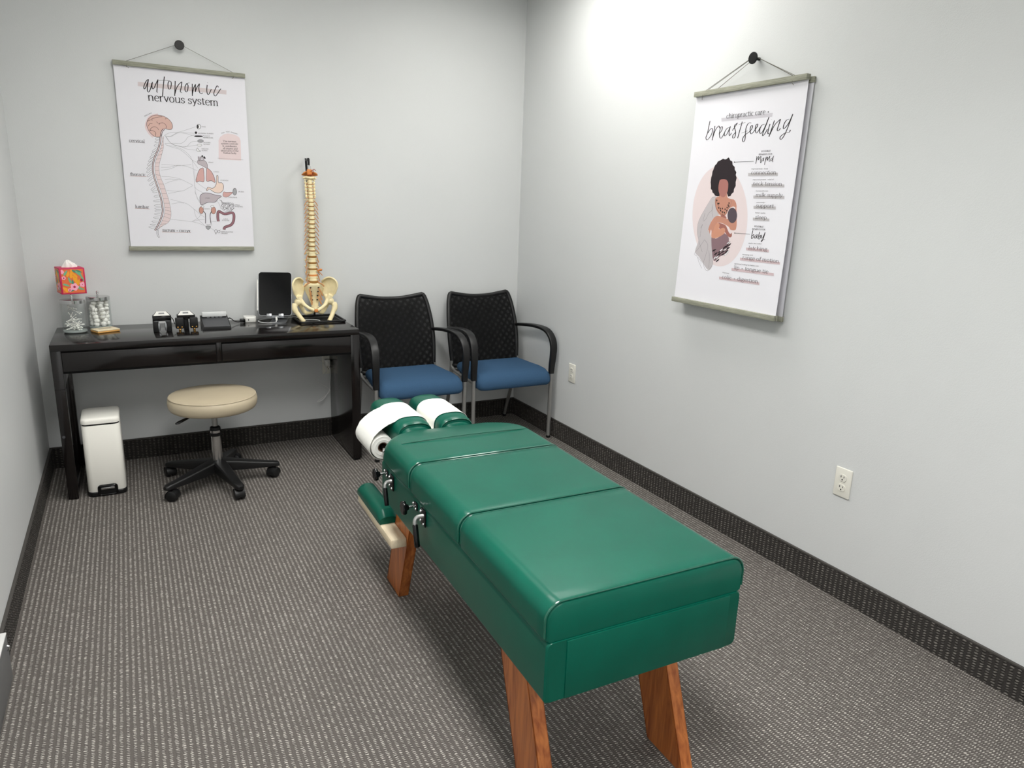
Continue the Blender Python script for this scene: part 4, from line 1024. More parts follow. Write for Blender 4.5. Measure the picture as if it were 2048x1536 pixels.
ART_NERVES=[
["p","bar",0,0,[[103.9,802.6],[514.8,802.8],[513.5,782.4],[102.1,782.5]]],
["s","ink",2.4,1,[[152.3,819.1],[143.2,811.6],[132.3,792.1],[128.2,778.2],[130.6,771.8],[137.7,781.0],[146.0,801.1],[152.2,818.3]]],
["s","ink",2.4,1,[[152.3,819.1],[147.5,797.4],[144.0,777.8],[143.6,763.0],[149.2,759.7],[158.8,777.3],[166.6,803.2]]],
["s","ink",2.4,1,[[169.6,808.2],[165.6,791.5],[166.9,776.1],[174.8,781.6],[186.4,805.2],[195.3,822.4]]],
["s","ink",2.4,1,[[195.3,822.4],[189.7,790.0],[185.7,764.4],[190.0,762.0]]],
["s","ink",2.4,1,[[225.5,839.5],[216.9,792.7],[209.4,745.1]]],
["s","ink",2.4,1,[[246.7,821.1],[240.2,810.7],[238.7,791.0],[242.5,781.6],[249.9,788.2],[254.5,808.2],[253.0,819.0],[247.9,821.6]]],
["s","ink",2.4,1,[[273.5,823.8],[270.2,790.2],[266.2,752.4]]],
["s","ink",2.4,1,[[267.7,762.4],[276.6,788.8],[289.7,809.8],[304.1,823.0]]],
["s","ink",2.4,1,[[304.1,823.0],[299.5,797.0],[294.0,775.9],[301.3,770.7]]],
["s","ink",2.4,1,[[326.8,817.4],[318.0,802.7],[316.5,782.8],[321.9,776.2],[328.4,786.0],[331.9,808.1],[328.0,817.5],[339.9,821.5]]],
["s","ink",2.4,1,[[352.1,818.0],[350.1,790.0],[348.7,760.1]]],
["s","ink",2.4,1,[[349.4,770.1],[357.7,798.7],[367.6,817.6]]],
["s","ink",2.4,1,[[367.6,817.6],[365.3,795.5],[364.2,780.3]]],
["s","ink",2.4,1,[[364.2,780.3],[372.4,802.2],[386.7,822.3]]],
["s","ink",2.4,1,[[386.7,822.3],[382.1,801.1],[383.9,781.4],[391.3,774.1],[398.4,779.5]]],
["s","ink",2.4,1,[[422.9,820.3],[419.4,792.8],[421.8,775.0],[428.7,776.8],[441.5,800.9]]],
["s","ink",2.4,1,[[476.3,813.6],[470.8,821.1],[459.4,800.7],[452.2,781.9],[456.2,770.1],[464.6,775.0],[488.0,808.3]]],
["s","ink",1.2,0,[[197.6,818.0],[224.1,821.5],[248.7,821.6]]],
["s","ink",1.6,0,[[424.4,830.8],[426.3,830.2]]],
["t","serif","ink","nervous system",142.2,719.8,470.0,722.3,25.1],
["s","pink",9,0,[[182.7,656.9],[143.8,641.1],[123.5,600.1],[132.2,569.0],[151.0,546.4]]],
["p","brain",1.3,1,[[180.5,654.0],[204.9,650.8],[226.9,639.9],[240.9,623.0],[244.5,605.3],[239.2,590.8],[224.7,587.7],[209.6,590.6],[201.5,584.0],[194.7,571.5],[188.5,551.0],[173.8,548.0],[158.8,549.0],[144.6,559.9],[132.8,577.0],[126.6,600.3],[131.0,622.4],[143.6,639.1],[161.4,650.5]]],
["s","ink",1.3,0,[[132.6,596.8],[141.2,609.3],[152.5,610.2]]],
["s","ink",1.3,0,[[142.1,575.7],[142.9,585.7],[158.9,596.8],[173.6,591.9],[178.5,582.3]]],
["s","ink",1.3,0,[[153.8,626.1],[152.6,633.9],[166.1,639.0],[181.6,644.2],[200.8,647.7]]],
["s","ink",1.3,0,[[172.2,621.7],[181.1,614.4],[202.3,618.0],[214.7,607.0],[213.6,592.9]]],
["s","ink",1.3,0,[[182.4,606.5],[187.0,616.8]]],
["s","ink",1.3,0,[[134.9,579.1],[153.5,576.5],[164.8,567.4],[160.8,551.1]]],
["s","ink",1.3,0,[[130.9,620.4],[142.6,627.2],[152.1,628.0]]],
["s","ink",1.3,0,[[213.3,636.8],[219.4,642.1]]],
["p","blush",0.6,1,[[198.7,549.7],[195.6,525.4],[195.0,503.0],[189.5,482.4],[179.2,449.3],[168.9,416.2],[165.4,387.4],[169.4,350.6],[180.3,318.1],[189.0,281.1],[197.8,243.8],[202.7,206.1],[204.3,176.6],[200.1,146.9],[186.4,123.2],[161.6,108.0],[136.7,89.8],[131.2,82.1],[141.5,99.2],[155.3,124.8],[169.7,158.9],[175.6,184.4],[175.4,205.4],[172.5,243.0],[165.8,280.2],[157.2,317.2],[148.6,353.8],[145.9,386.4],[149.1,415.1],[157.9,444.0],[171.7,473.2],[181.2,496.0],[190.0,525.0],[195.0,549.5]]],
["s","ink",0.5,0,[[193.4,541.6],[197.7,541.9]]],
["s","ink",0.5,0,[[190.2,526.0],[195.8,526.3]]],
["s","ink",0.5,0,[[184.7,507.6],[195.3,511.9]]],
["s","ink",0.5,0,[[178.9,490.5],[193.7,498.0]]],
["s","ink",0.5,0,[[172.8,475.9],[190.2,484.8]]],
["s","ink",0.5,0,[[164.5,458.0],[184.2,465.2]]],
["s","ink",0.5,0,[[156.5,439.4],[177.6,444.0]]],
["s","ink",0.5,0,[[150.8,420.9],[171.0,422.8]]],
["s","ink",0.5,0,[[147.7,402.5],[167.4,403.5]]],
["s","ink",0.5,0,[[146.2,383.8],[165.7,384.5]]],
["s","ink",0.5,0,[[147.9,363.0],[168.3,361.0]]],
["s","ink",0.5,0,[[151.7,340.6],[173.3,339.0]]],
["s","ink",0.5,0,[[157.2,317.2],[180.3,318.1]]],
["s","ink",0.5,0,[[162.7,293.6],[185.9,294.4]]],
["s","ink",0.5,0,[[167.7,269.8],[191.5,270.7]]],
["s","ink",0.5,0,[[172.0,246.0],[197.1,246.8]]],
["s","ink",0.5,0,[[174.1,222.0],[200.5,222.7]]],
["s","ink",0.5,0,[[175.4,201.2],[203.0,200.2]]],
["s","ink",0.5,0,[[175.6,187.7],[204.1,181.3]]],
["s","ink",0.5,0,[[172.8,172.2],[202.3,162.3]]],
["s","ink",0.5,0,[[168.0,154.8],[198.4,144.0]]],
["s","ink",0.5,0,[[158.7,133.0],[189.7,128.9]]],
["s","ink",0.5,0,[[149.8,114.6],[176.5,117.1]]],
["s","ink",0.5,0,[[141.1,98.5],[160.6,107.3]]],
["s","ink",0.5,0,[[134.5,87.6],[144.7,95.6]]],
["s","ink",0.55,0,[[177.9,547.8],[167.2,543.7],[160.0,538.4],[163.9,534.3],[171.8,536.8],[177.2,539.1]]],
["s","ink",0.55,0,[[174.7,532.5],[164.1,528.4],[156.8,523.1],[160.8,519.0],[168.7,521.4],[174.0,523.7]]],
["s","ink",0.55,0,[[170.0,515.3],[159.4,511.2],[152.1,505.9],[156.0,501.8],[163.9,504.3],[169.3,506.5]]],
["s","ink",0.55,0,[[164.4,497.4],[150.5,486.6],[141.0,476.8],[146.1,472.7],[156.7,481.9],[163.7,488.6]]],
["s","ink",0.55,0,[[158.5,483.1],[144.6,472.3],[135.1,462.5],[140.2,458.5],[150.7,467.6],[157.8,474.3]]],
["s","ink",0.55,0,[[151.3,467.0],[137.4,456.2],[127.9,446.4],[133.0,442.3],[143.5,451.4],[150.6,458.2]]],
["s","ink",0.55,0,[[142.6,448.7],[128.7,437.9],[119.3,428.1],[124.3,424.0],[134.8,433.1],[141.9,439.9]]],
["s","ink",0.55,0,[[136.7,430.6],[122.8,419.8],[113.3,410.0],[118.4,405.9],[128.9,415.0],[136.0,421.8]]],
["s","ink",0.55,0,[[132.2,412.5],[118.3,401.8],[108.8,392.0],[113.9,387.9],[124.4,397.0],[131.5,403.7]]],
["s","ink",0.55,0,[[130.2,394.6],[116.3,383.8],[106.8,374.1],[111.9,369.9],[122.4,379.0],[129.5,385.7]]],
["s","ink",0.55,0,[[130.8,374.9],[116.8,364.2],[107.3,354.4],[112.4,350.2],[123.0,359.3],[130.0,366.0]]],
["s","ink",0.55,0,[[132.8,354.3],[118.8,343.5],[109.3,333.7],[114.4,329.5],[125.0,338.6],[132.1,345.3]]],
["s","ink",0.55,0,[[138.1,331.3],[124.1,320.6],[114.6,310.8],[119.7,306.6],[130.3,315.7],[137.4,322.4]]],
["s","ink",0.55,0,[[143.4,308.3],[129.4,297.6],[119.8,287.8],[125.0,283.5],[135.6,292.6],[142.7,299.3]]],
["s","ink",0.55,0,[[148.8,285.2],[135.3,281.9],[126.2,277.1],[131.3,272.8],[141.3,274.4],[148.1,276.2]]],
["s","ink",0.55,0,[[153.1,261.9],[139.6,259.2],[130.4,254.8],[135.6,250.4],[145.6,251.5],[152.3,252.9]]],
["s","ink",0.55,0,[[156.5,238.5],[138.8,236.3],[126.9,232.1],[133.8,227.8],[146.9,228.4],[155.7,229.5]]],
["s","ink",0.55,0,[[158.2,215.0],[140.6,213.3],[128.7,209.5],[135.6,205.2],[148.7,205.2],[157.5,205.9]]],
["s","ink",0.55,0,[[158.8,199.0],[141.2,197.8],[129.3,194.4],[136.2,190.0],[149.3,189.5],[158.1,189.8]]],
["s","ink",0.55,0,[[158.5,185.4],[140.9,184.9],[129.0,181.8],[135.9,177.4],[149.0,176.4],[157.8,176.3]]],
["s","ink",0.55,0,[[154.8,169.5],[137.2,169.5],[125.4,166.8],[132.3,162.4],[145.3,160.8],[154.0,160.4]]],
["s","ink",0.55,0,[[148.2,150.7],[130.7,151.3],[118.9,149.0],[125.8,144.5],[138.7,142.3],[147.5,141.5]]],
["s","ink",0.55,0,[[139.2,129.3],[121.7,130.5],[109.9,128.6],[116.8,124.1],[129.7,121.3],[138.4,120.2]]],
["s","ink",0.55,0,[[130.5,113.0],[113.1,114.7],[101.4,113.2],[108.3,108.7],[121.1,105.4],[129.8,103.8]]],
["s","ink",0.55,0,[[122.6,98.8],[105.3,101.1],[93.6,99.9],[100.5,95.4],[113.3,91.5],[121.9,89.6]]],
["s","ink",6.6,0,[[203.7,588.2],[193.2,575.4],[185.3,548.8],[180.3,524.4],[171.5,495.4],[162.0,472.6],[148.2,443.5],[139.4,414.6],[136.3,385.9],[138.9,353.4],[147.4,316.8],[156.0,279.9],[162.7,242.7],[165.5,205.1],[165.7,184.1],[159.8,158.7],[145.4,124.7],[131.6,99.1],[121.3,82.0]]],
["s","blush",2.8,0,[[203.7,588.2],[193.2,575.4],[185.3,548.8],[180.3,524.4],[171.5,495.4],[162.0,472.6],[148.2,443.5],[139.4,414.6],[136.3,385.9],[138.9,353.4],[147.4,316.8],[156.0,279.9],[162.7,242.7],[165.5,205.1],[165.7,184.1],[159.8,158.7],[145.4,124.7],[131.6,99.1],[121.3,82.0]]],
["s","ink",0.8,0,[[132.9,90.6],[128.4,69.3],[133.5,49.4],[139.2,48.1],[134.7,65.1],[136.5,86.4]]],
["s","nerve",1.0,0,[[203.2,558.1],[233.3,574.3],[272.3,579.1],[312.4,594.2],[355.0,611.6]]],
["s","nerve",1.0,0,[[203.1,556.1],[231.8,556.1],[264.2,574.5],[311.2,577.9],[344.7,578.3]]],
["s","nerve",1.0,0,[[205.0,556.2],[231.7,554.0],[268.1,574.8],[303.1,574.1],[347.7,564.2]]],
["s","nerve",1.0,0,[[208.7,554.4],[229.3,523.6],[270.8,507.9],[302.3,510.0],[327.7,534.1],[355.9,540.1]]],
["s","nerve",1.0,0,[[208.5,552.4],[225.8,527.4],[247.8,512.6],[294.4,509.5],[354.6,521.5]]],
["s","nerve",1.0,0,[[212.2,550.7],[232.9,519.7],[271.0,510.0],[305.4,497.8],[348.8,495.6]]],
["s","nerve",1.0,0,[[202.1,519.7],[248.6,522.8],[279.9,524.9],[300.6,540.5],[313.7,557.7],[346.3,572.2]]],
["s","nerve",1.0,0,[[201.8,515.7],[231.6,503.4],[269.7,493.6],[299.4,470.8],[325.2,443.3]]],
["s","nerve",1.0,0,[[209.0,509.9],[247.3,506.3],[285.3,492.3],[314.9,465.3],[325.3,445.2],[348.5,434.0]]],
["s","nerve",1.0,0,[[178.4,414.6],[220.9,414.8],[259.7,412.7],[319.7,422.1]]],
["s","nerve",1.0,0,[[175.3,400.2],[220.1,404.5],[252.0,414.4],[299.0,410.6],[345.5,392.1]]],
["s","nerve",1.0,0,[[174.1,385.8],[219.4,396.2],[256.0,414.6]]],
["s","nerve",1.0,0,[[173.6,354.9],[216.2,354.8],[254.9,348.3],[274.0,340.8],[320.2,317.5]]],
["s","nerve",1.0,0,[[186.1,318.3],[214.4,332.0],[258.5,344.3]]],
["s","nerve",1.0,0,[[187.9,341.2],[215.4,344.4],[266.3,342.5]]],
["s","nerve",1.0,0,[[191.5,287.4],[230.4,284.7],[270.1,288.2],[295.0,301.8],[320.1,316.2]]],
["s","nerve",1.0,0,[[198.0,271.0],[229.9,278.4],[270.1,288.2]]],
["s","nerve",1.0,0,[[207.4,242.0],[246.2,232.7],[285.1,221.1],[315.5,196.4],[342.2,171.2],[365.6,154.5]]],
["s","nerve",1.0,0,[[209.6,219.0],[245.7,226.3],[269.4,224.9]]],
["s","nerve",1.0,0,[[199.6,140.5],[258.8,135.2],[302.7,129.5],[330.7,123.5],[370.5,106.8]]],
["s","nerve",1.0,0,[[302.8,131.7],[332.5,149.5],[350.3,171.4]]],
["s","nerve",1.0,0,[[304.8,130.9],[340.1,141.0],[364.7,141.5]]],
["s","nerve",1.0,0,[[325.3,445.2],[328.2,374.6],[327.8,311.5],[335.7,252.4],[353.6,218.8]]],
["s","nerve",1.0,0,[[333.7,395.7],[337.6,337.2],[391.5,294.8]]],
["s","nerve",1.0,0,[[326.3,319.9],[334.9,299.1],[370.0,279.1]]],
["s","nerve",1.0,0,[[325.2,443.1],[350.4,404.9]]],
["s","nerve",1.0,0,[[325.9,286.1],[339.4,248.3],[352.5,231.6]]],
["s","nerve",1.0,0,[[390.6,98.3],[410.6,85.4]]],
["s","nerve",1.0,0,[[315.5,196.4],[324.7,153.6],[358.8,115.3]]],
["s","nerve",1.0,0,[[397.1,133.4],[421.9,131.6]]],
["s","nerve",1.0,0,[[429.4,246.8],[444.4,221.3],[447.2,199.7]]],
["p","white",1.3,1,[[377.7,613.3],[376.4,608.3],[373.5,604.1],[369.5,601.6],[365.2,601.3],[361.6,603.2],[359.2,607.0],[358.6,611.9],[359.9,616.9],[362.8,621.1],[366.8,623.6],[371.1,624.0],[374.8,622.0],[377.1,618.2]]],
["p","ink",0,1,[[368.2,612.6],[367.5,608.7],[366.2,605.4],[364.4,603.6],[362.7,603.5],[361.2,605.1],[360.3,608.1],[360.2,612.0],[360.9,615.9],[362.2,619.2],[363.9,621.0],[365.7,621.2],[367.2,619.5],[368.0,616.5]]],
["p","ink",0,1,[[358.5,582.1],[356.5,577.6],[352.5,575.5],[348.6,577.1],[347.3,581.3],[349.3,585.8],[353.3,587.9],[357.1,586.3]]],
["p","ink",0,1,[[347.9,567.4],[381.1,569.0],[380.7,563.2],[347.5,560.9]]],
["p","nerve",1,1,[[386.1,543.0],[384.4,539.6],[380.4,536.8],[374.6,535.0],[368.4,534.6],[362.8,535.6],[359.1,537.9],[358.0,541.1],[359.6,544.4],[363.7,547.2],[369.4,549.1],[375.6,549.5],[381.2,548.4],[384.9,546.1]]],
["p","white",0.8,1,[[377.0,521.7],[375.7,519.1],[372.4,516.9],[367.8,515.5],[362.8,515.2],[358.4,516.0],[355.5,517.8],[354.5,520.3],[355.8,522.9],[359.1,525.1],[363.6,526.5],[368.6,526.8],[373.1,526.0],[376.1,524.2]]],
["p","white",1,1,[[355.5,506.3],[349.7,496.5],[356.3,488.6],[369.3,491.5],[360.8,495.9]]],
["p","mauve",1.1,1,[[351.0,442.5],[361.1,443.0],[381.4,446.3],[394.8,434.4],[396.3,409.4],[389.0,409.0],[367.6,420.4],[352.0,428.0]]],
["s","ink",6,0,[[357.1,442.8],[357.7,463.7]]],
["s","ink",6,0,[[365.1,443.3],[368.3,460.1],[378.4,460.7],[379.3,444.1]]],
["s","ink",6,0,[[375.3,462.6],[375.9,470.9]]],
["s","ink",6,0,[[381.9,465.0],[385.7,461.1],[388.1,455.0]]],
["s","mauve",3.8,0,[[357.1,443.7],[357.7,462.8]]],
["s","mauve",3.8,0,[[365.2,444.1],[368.3,459.3],[378.3,459.8],[379.3,444.9]]],
["p","lung",1.3,1,[[370.7,406.8],[355.9,396.8],[341.4,362.6],[336.3,335.0],[353.9,340.0],[374.1,338.7],[377.5,376.9],[376.5,404.2]]],
["p","lung",1.3,1,[[397.0,407.3],[414.2,391.3],[426.7,362.2],[429.0,336.0],[411.1,344.6],[388.5,341.5],[389.3,377.4],[392.7,403.7]]],
["p","stom",1.4,1,[[439.5,370.5],[436.1,337.1],[427.7,315.4],[412.7,305.5],[392.5,310.6],[384.0,293.3],[389.3,293.5],[396.0,301.4],[407.9,295.5],[423.7,285.3],[448.3,283.2],[465.9,297.6],[470.3,321.4],[462.1,336.1],[445.6,337.5],[446.0,369.5]]],
["p","mauve",1.4,1,[[352.7,217.9],[349.1,252.9],[355.1,270.1],[374.2,280.6],[402.6,278.2],[431.0,270.6],[456.4,266.3],[438.0,251.4],[422.4,234.5],[387.3,232.6]]],
["p","nerve",1.2,1,[[534.8,292.4],[533.4,284.4],[530.3,277.9],[526.2,274.3],[521.9,274.1],[518.2,277.5],[515.8,283.8],[515.4,291.6],[516.8,299.6],[519.9,306.0],[524.0,309.7],[528.3,309.9],[532.0,306.5],[534.3,300.2]]],
["p","lung",0.9,1,[[464.4,273.9],[469.5,289.1],[481.9,287.4],[513.5,288.5],[502.1,275.2],[484.6,262.9],[468.0,264.5]]],
["s","ink",0.7,0,[[457.7,234.7],[465.0,230.6],[454.1,217.3],[464.2,204.5],[457.2,200.4]]],
["s","ink",0.7,0,[[463.4,231.9],[470.8,229.5],[459.2,204.8],[469.6,197.2],[463.0,198.1]]],
["s","ink",0.7,0,[[469.1,229.0],[476.6,228.3],[465.4,209.8],[475.9,203.1],[468.7,195.8]]],
["s","ink",0.7,0,[[474.8,226.1],[482.4,227.2],[471.5,214.7],[481.3,195.8],[474.4,193.5]]],
["s","ink",0.7,0,[[480.5,223.2],[488.2,226.1],[476.6,202.2],[487.5,201.6],[480.2,191.2]]],
["s","ink",0.7,0,[[487.0,233.4],[494.0,224.9],[482.8,207.2],[493.0,194.3],[486.0,190.7]]],
["s","ink",0.7,0,[[492.7,230.5],[499.9,223.8],[489.0,212.1],[499.3,200.2],[492.1,193.3]]],
["s","ink",0.7,0,[[498.4,227.7],[505.7,222.6],[495.2,217.1],[504.7,192.9],[498.2,195.9]]],
["s","ink",0.7,0,[[504.1,224.8],[511.6,221.5],[500.4,204.6],[511.0,198.7],[504.2,198.5]]],
["s","ink",0.7,0,[[510.7,235.0],[517.4,220.3],[506.6,209.6],[517.3,204.6],[510.3,201.1]]],
["s","ink",0.7,0,[[515.7,212.4],[511.8,201.7],[502.4,192.9],[489.2,187.9],[474.9,187.5],[462.4,191.9],[454.1,200.2],[451.6,210.7],[455.4,221.4],[464.8,230.1],[477.9,235.2],[492.1,235.6],[504.7,231.2],[513.1,223.0],[515.7,212.4]]],
["s","ink",0.7,0,[[494.5,218.4],[492.5,212.7],[487.5,208.0],[480.6,205.3],[473.1,205.1],[466.5,207.4],[462.1,211.8],[460.8,217.5],[462.8,223.2],[467.8,227.8],[474.7,230.6],[482.2,230.8],[488.7,228.5],[493.1,224.0],[494.5,218.4]]],
["s","ink",0.8,0,[[446.1,247.4],[454.7,239.0],[457.2,226.0]]],
["s","ink",0.8,0,[[452.3,247.5],[459.8,234.8],[461.5,228.3]]],
["s","ink",11.5,0,[[432.5,134.0],[431.3,160.2],[438.0,186.4],[466.5,174.0],[509.1,180.3],[511.2,144.2],[496.8,117.5],[464.2,103.7],[459.1,90.4]]],
["s","colon",8.6,0,[[432.5,134.0],[431.3,160.2],[438.0,186.4],[466.5,174.0],[509.1,180.3],[511.2,144.2],[496.8,117.5],[464.2,103.7],[459.2,91.3]]],
["p","kid",1.2,1,[[362.3,191.1],[360.7,183.2],[357.3,176.8],[352.8,173.2],[348.1,173.1],[344.1,176.5],[341.6,182.8],[341.1,190.6],[342.7,198.4],[346.0,204.8],[350.5,208.4],[355.3,208.5],[359.3,205.1],[361.8,198.9]]],
["p","kid",1.2,1,[[423.3,191.3],[421.7,183.4],[418.0,176.9],[413.1,173.3],[407.9,173.2],[403.5,176.6],[400.7,182.9],[400.1,190.7],[401.8,198.7],[405.4,205.1],[410.3,208.7],[415.4,208.8],[419.9,205.5],[422.7,199.2]]],
["p","white",0.8,1,[[366.1,209.7],[363.8,205.4],[359.1,203.5],[354.6,205.1],[353.0,209.3],[355.2,213.6],[359.9,215.5],[364.4,213.9]]],
["p","white",0.8,1,[[415.6,211.9],[412.9,207.8],[406.9,206.0],[401.2,207.5],[399.0,211.4],[401.7,215.5],[407.6,217.3],[413.4,215.8]]],
["s","ink",2.6,0,[[361.5,184.6],[370.0,171.9],[367.4,122.0]]],
["s","ink",2.6,0,[[401.4,185.6],[392.9,163.7],[395.1,121.1]]],
["p","nerve",1.2,1,[[368.5,107.6],[392.1,107.1],[382.7,91.7],[373.7,92.9]]],
["s","ink",1.1,0,[[423.3,82.5],[422.5,79.1],[420.4,76.3],[417.6,74.7],[414.7,74.7],[412.1,76.2],[410.4,78.9],[410.0,82.4],[410.8,85.8],[412.9,88.6],[415.7,90.1],[418.6,90.2],[421.2,88.7],[422.9,85.9],[423.3,82.5]]],
["s","ink",1.1,0,[[437.4,80.0],[436.6,77.0],[434.7,74.5],[432.1,73.1],[429.3,73.1],[426.9,74.4],[425.3,76.8],[424.8,79.9],[425.7,82.9],[427.6,85.4],[430.2,86.8],[433.0,86.8],[435.4,85.5],[437.0,83.1],[437.4,80.0]]],
["s","ink",1.1,0,[[416.1,74.5],[415.6,65.7]]],
["s","ink",1.1,0,[[411.6,69.6],[420.0,69.7]]],
["s","ink",1.1,0,[[434.8,84.8],[439.3,90.2]]],
["t","serif","ink","cervical",40.3,515.8,110.1,516.5,10.4],
["s","mauve",1.2,0,[[38.3,514.1],[111.5,515.0]]],
["t","serif","ink","thoracic",30.4,353.3,101.6,353.3,10.5],
["s","lung",1.2,0,[[27.5,350.7],[104.5,351.0]]],
["t","serif","ink","lumbar",40.0,194.3,103.4,192.6,10.8],
["s","lung",1.2,0,[[37.2,191.7],[105.5,190.2]]],
["t","serif","ink","sacrum + coccyx",156.1,77.3,289.8,75.3,11.1],
["s","lung",1.2,0,[[153.1,75.1],[292.5,72.8]]],
["p","blush",0,0,[[455.2,454.7],[460.6,551.3],[468.7,568.5],[488.0,583.1],[508.9,589.2],[533.6,587.6],[554.0,580.7],[565.9,571.0],[570.0,554.4],[567.6,455.7],[460.2,454.8]]],
["t","serif","ink","The nervous",481.5,544.3,546.9,546.6,6.3],
["t","serif","ink","system controls",471.7,532.0,555.5,535.4,6.3],
["t","serif","ink","& coordinates",477.9,520.3,548.5,522.7,6.3],
["t","serif","ink","all organs and",479.2,508.2,551.9,510.6,6.3],
["t","serif","ink","structures of the",468.6,496.3,556.7,499.5,6.3],
["t","serif","ink","human body",481.1,485.7,544.3,487.3,6.3],
["s","ink",0.4,0,[[449.5,461.4],[578.4,459.3]]],
["t","sans","grey","DID",477.9,585.7,492.6,590.9,5.4],
["t","sans","grey","YOU",498.9,593.9,517.6,596.0,5.4],
["t","sans","grey","KNOW?",523.7,594.8,556.4,586.3,5.5],
["t","sans","grey","BRAIN",121.4,641.3,153.6,659.7,5.1],
["t","sans","grey","EYES",382.8,610.9,401.6,611.4,5.3],
["t","sans","grey","LACRIMAL GLANDS",363.3,577.5,436.9,580.3,5.4],
["t","sans","grey","MUCOUS",385.6,566.0,418.7,567.1,5.4],
["t","sans","grey","MEMBRANES",385.1,557.7,434.3,559.0,5.4],
["t","sans","grey","SALIVARY",385.4,533.0,420.5,533.7,5.4],
["t","sans","grey","GLANDS",384.8,524.7,415.1,525.4,5.4],
["t","sans","grey","PAROTID",375.2,500.9,407.4,501.7,5.4],
["t","sans","grey","GLANDS",374.6,492.6,401.6,493.4,5.4],
["t","sans","grey","HEART",402.1,435.3,427.3,434.9,5.4],
["t","sans","grey","LUNGS",426.3,388.5,451.8,388.4,5.5],
["t","sans","grey","STOMACH",456.5,346.1,494.8,346.0,5.6],
["t","sans","grey","SPLEEN",543.2,290.5,572.1,290.2,5.6],
["t","sans","grey","PANCREAS",492.0,259.6,535.0,259.3,5.7],
["t","sans","grey","LIVER",375.4,251.6,397.6,251.4,5.5],
["t","sans","grey","SMALL",523.4,220.5,547.6,219.9,5.7],
["t","sans","grey","INTESTINE",521.6,211.7,560.8,211.4,5.7],
["t","sans","grey","LARGE",459.6,145.4,481.5,144.5,5.7],
["t","sans","grey","INTESTINE",451.6,137.8,487.8,136.7,5.7],
["t","sans","grey","KIDNEYS",365.5,195.9,395.0,195.4,5.6],
["t","sans","grey","BLADDER",373.0,112.9,399.9,112.5,5.7],
["t","sans","grey","REPRODUCTIVE",442.3,76.5,503.6,75.4,5.8],
["t","sans","grey","ORGANS",441.7,68.6,474.6,67.6,5.7]]
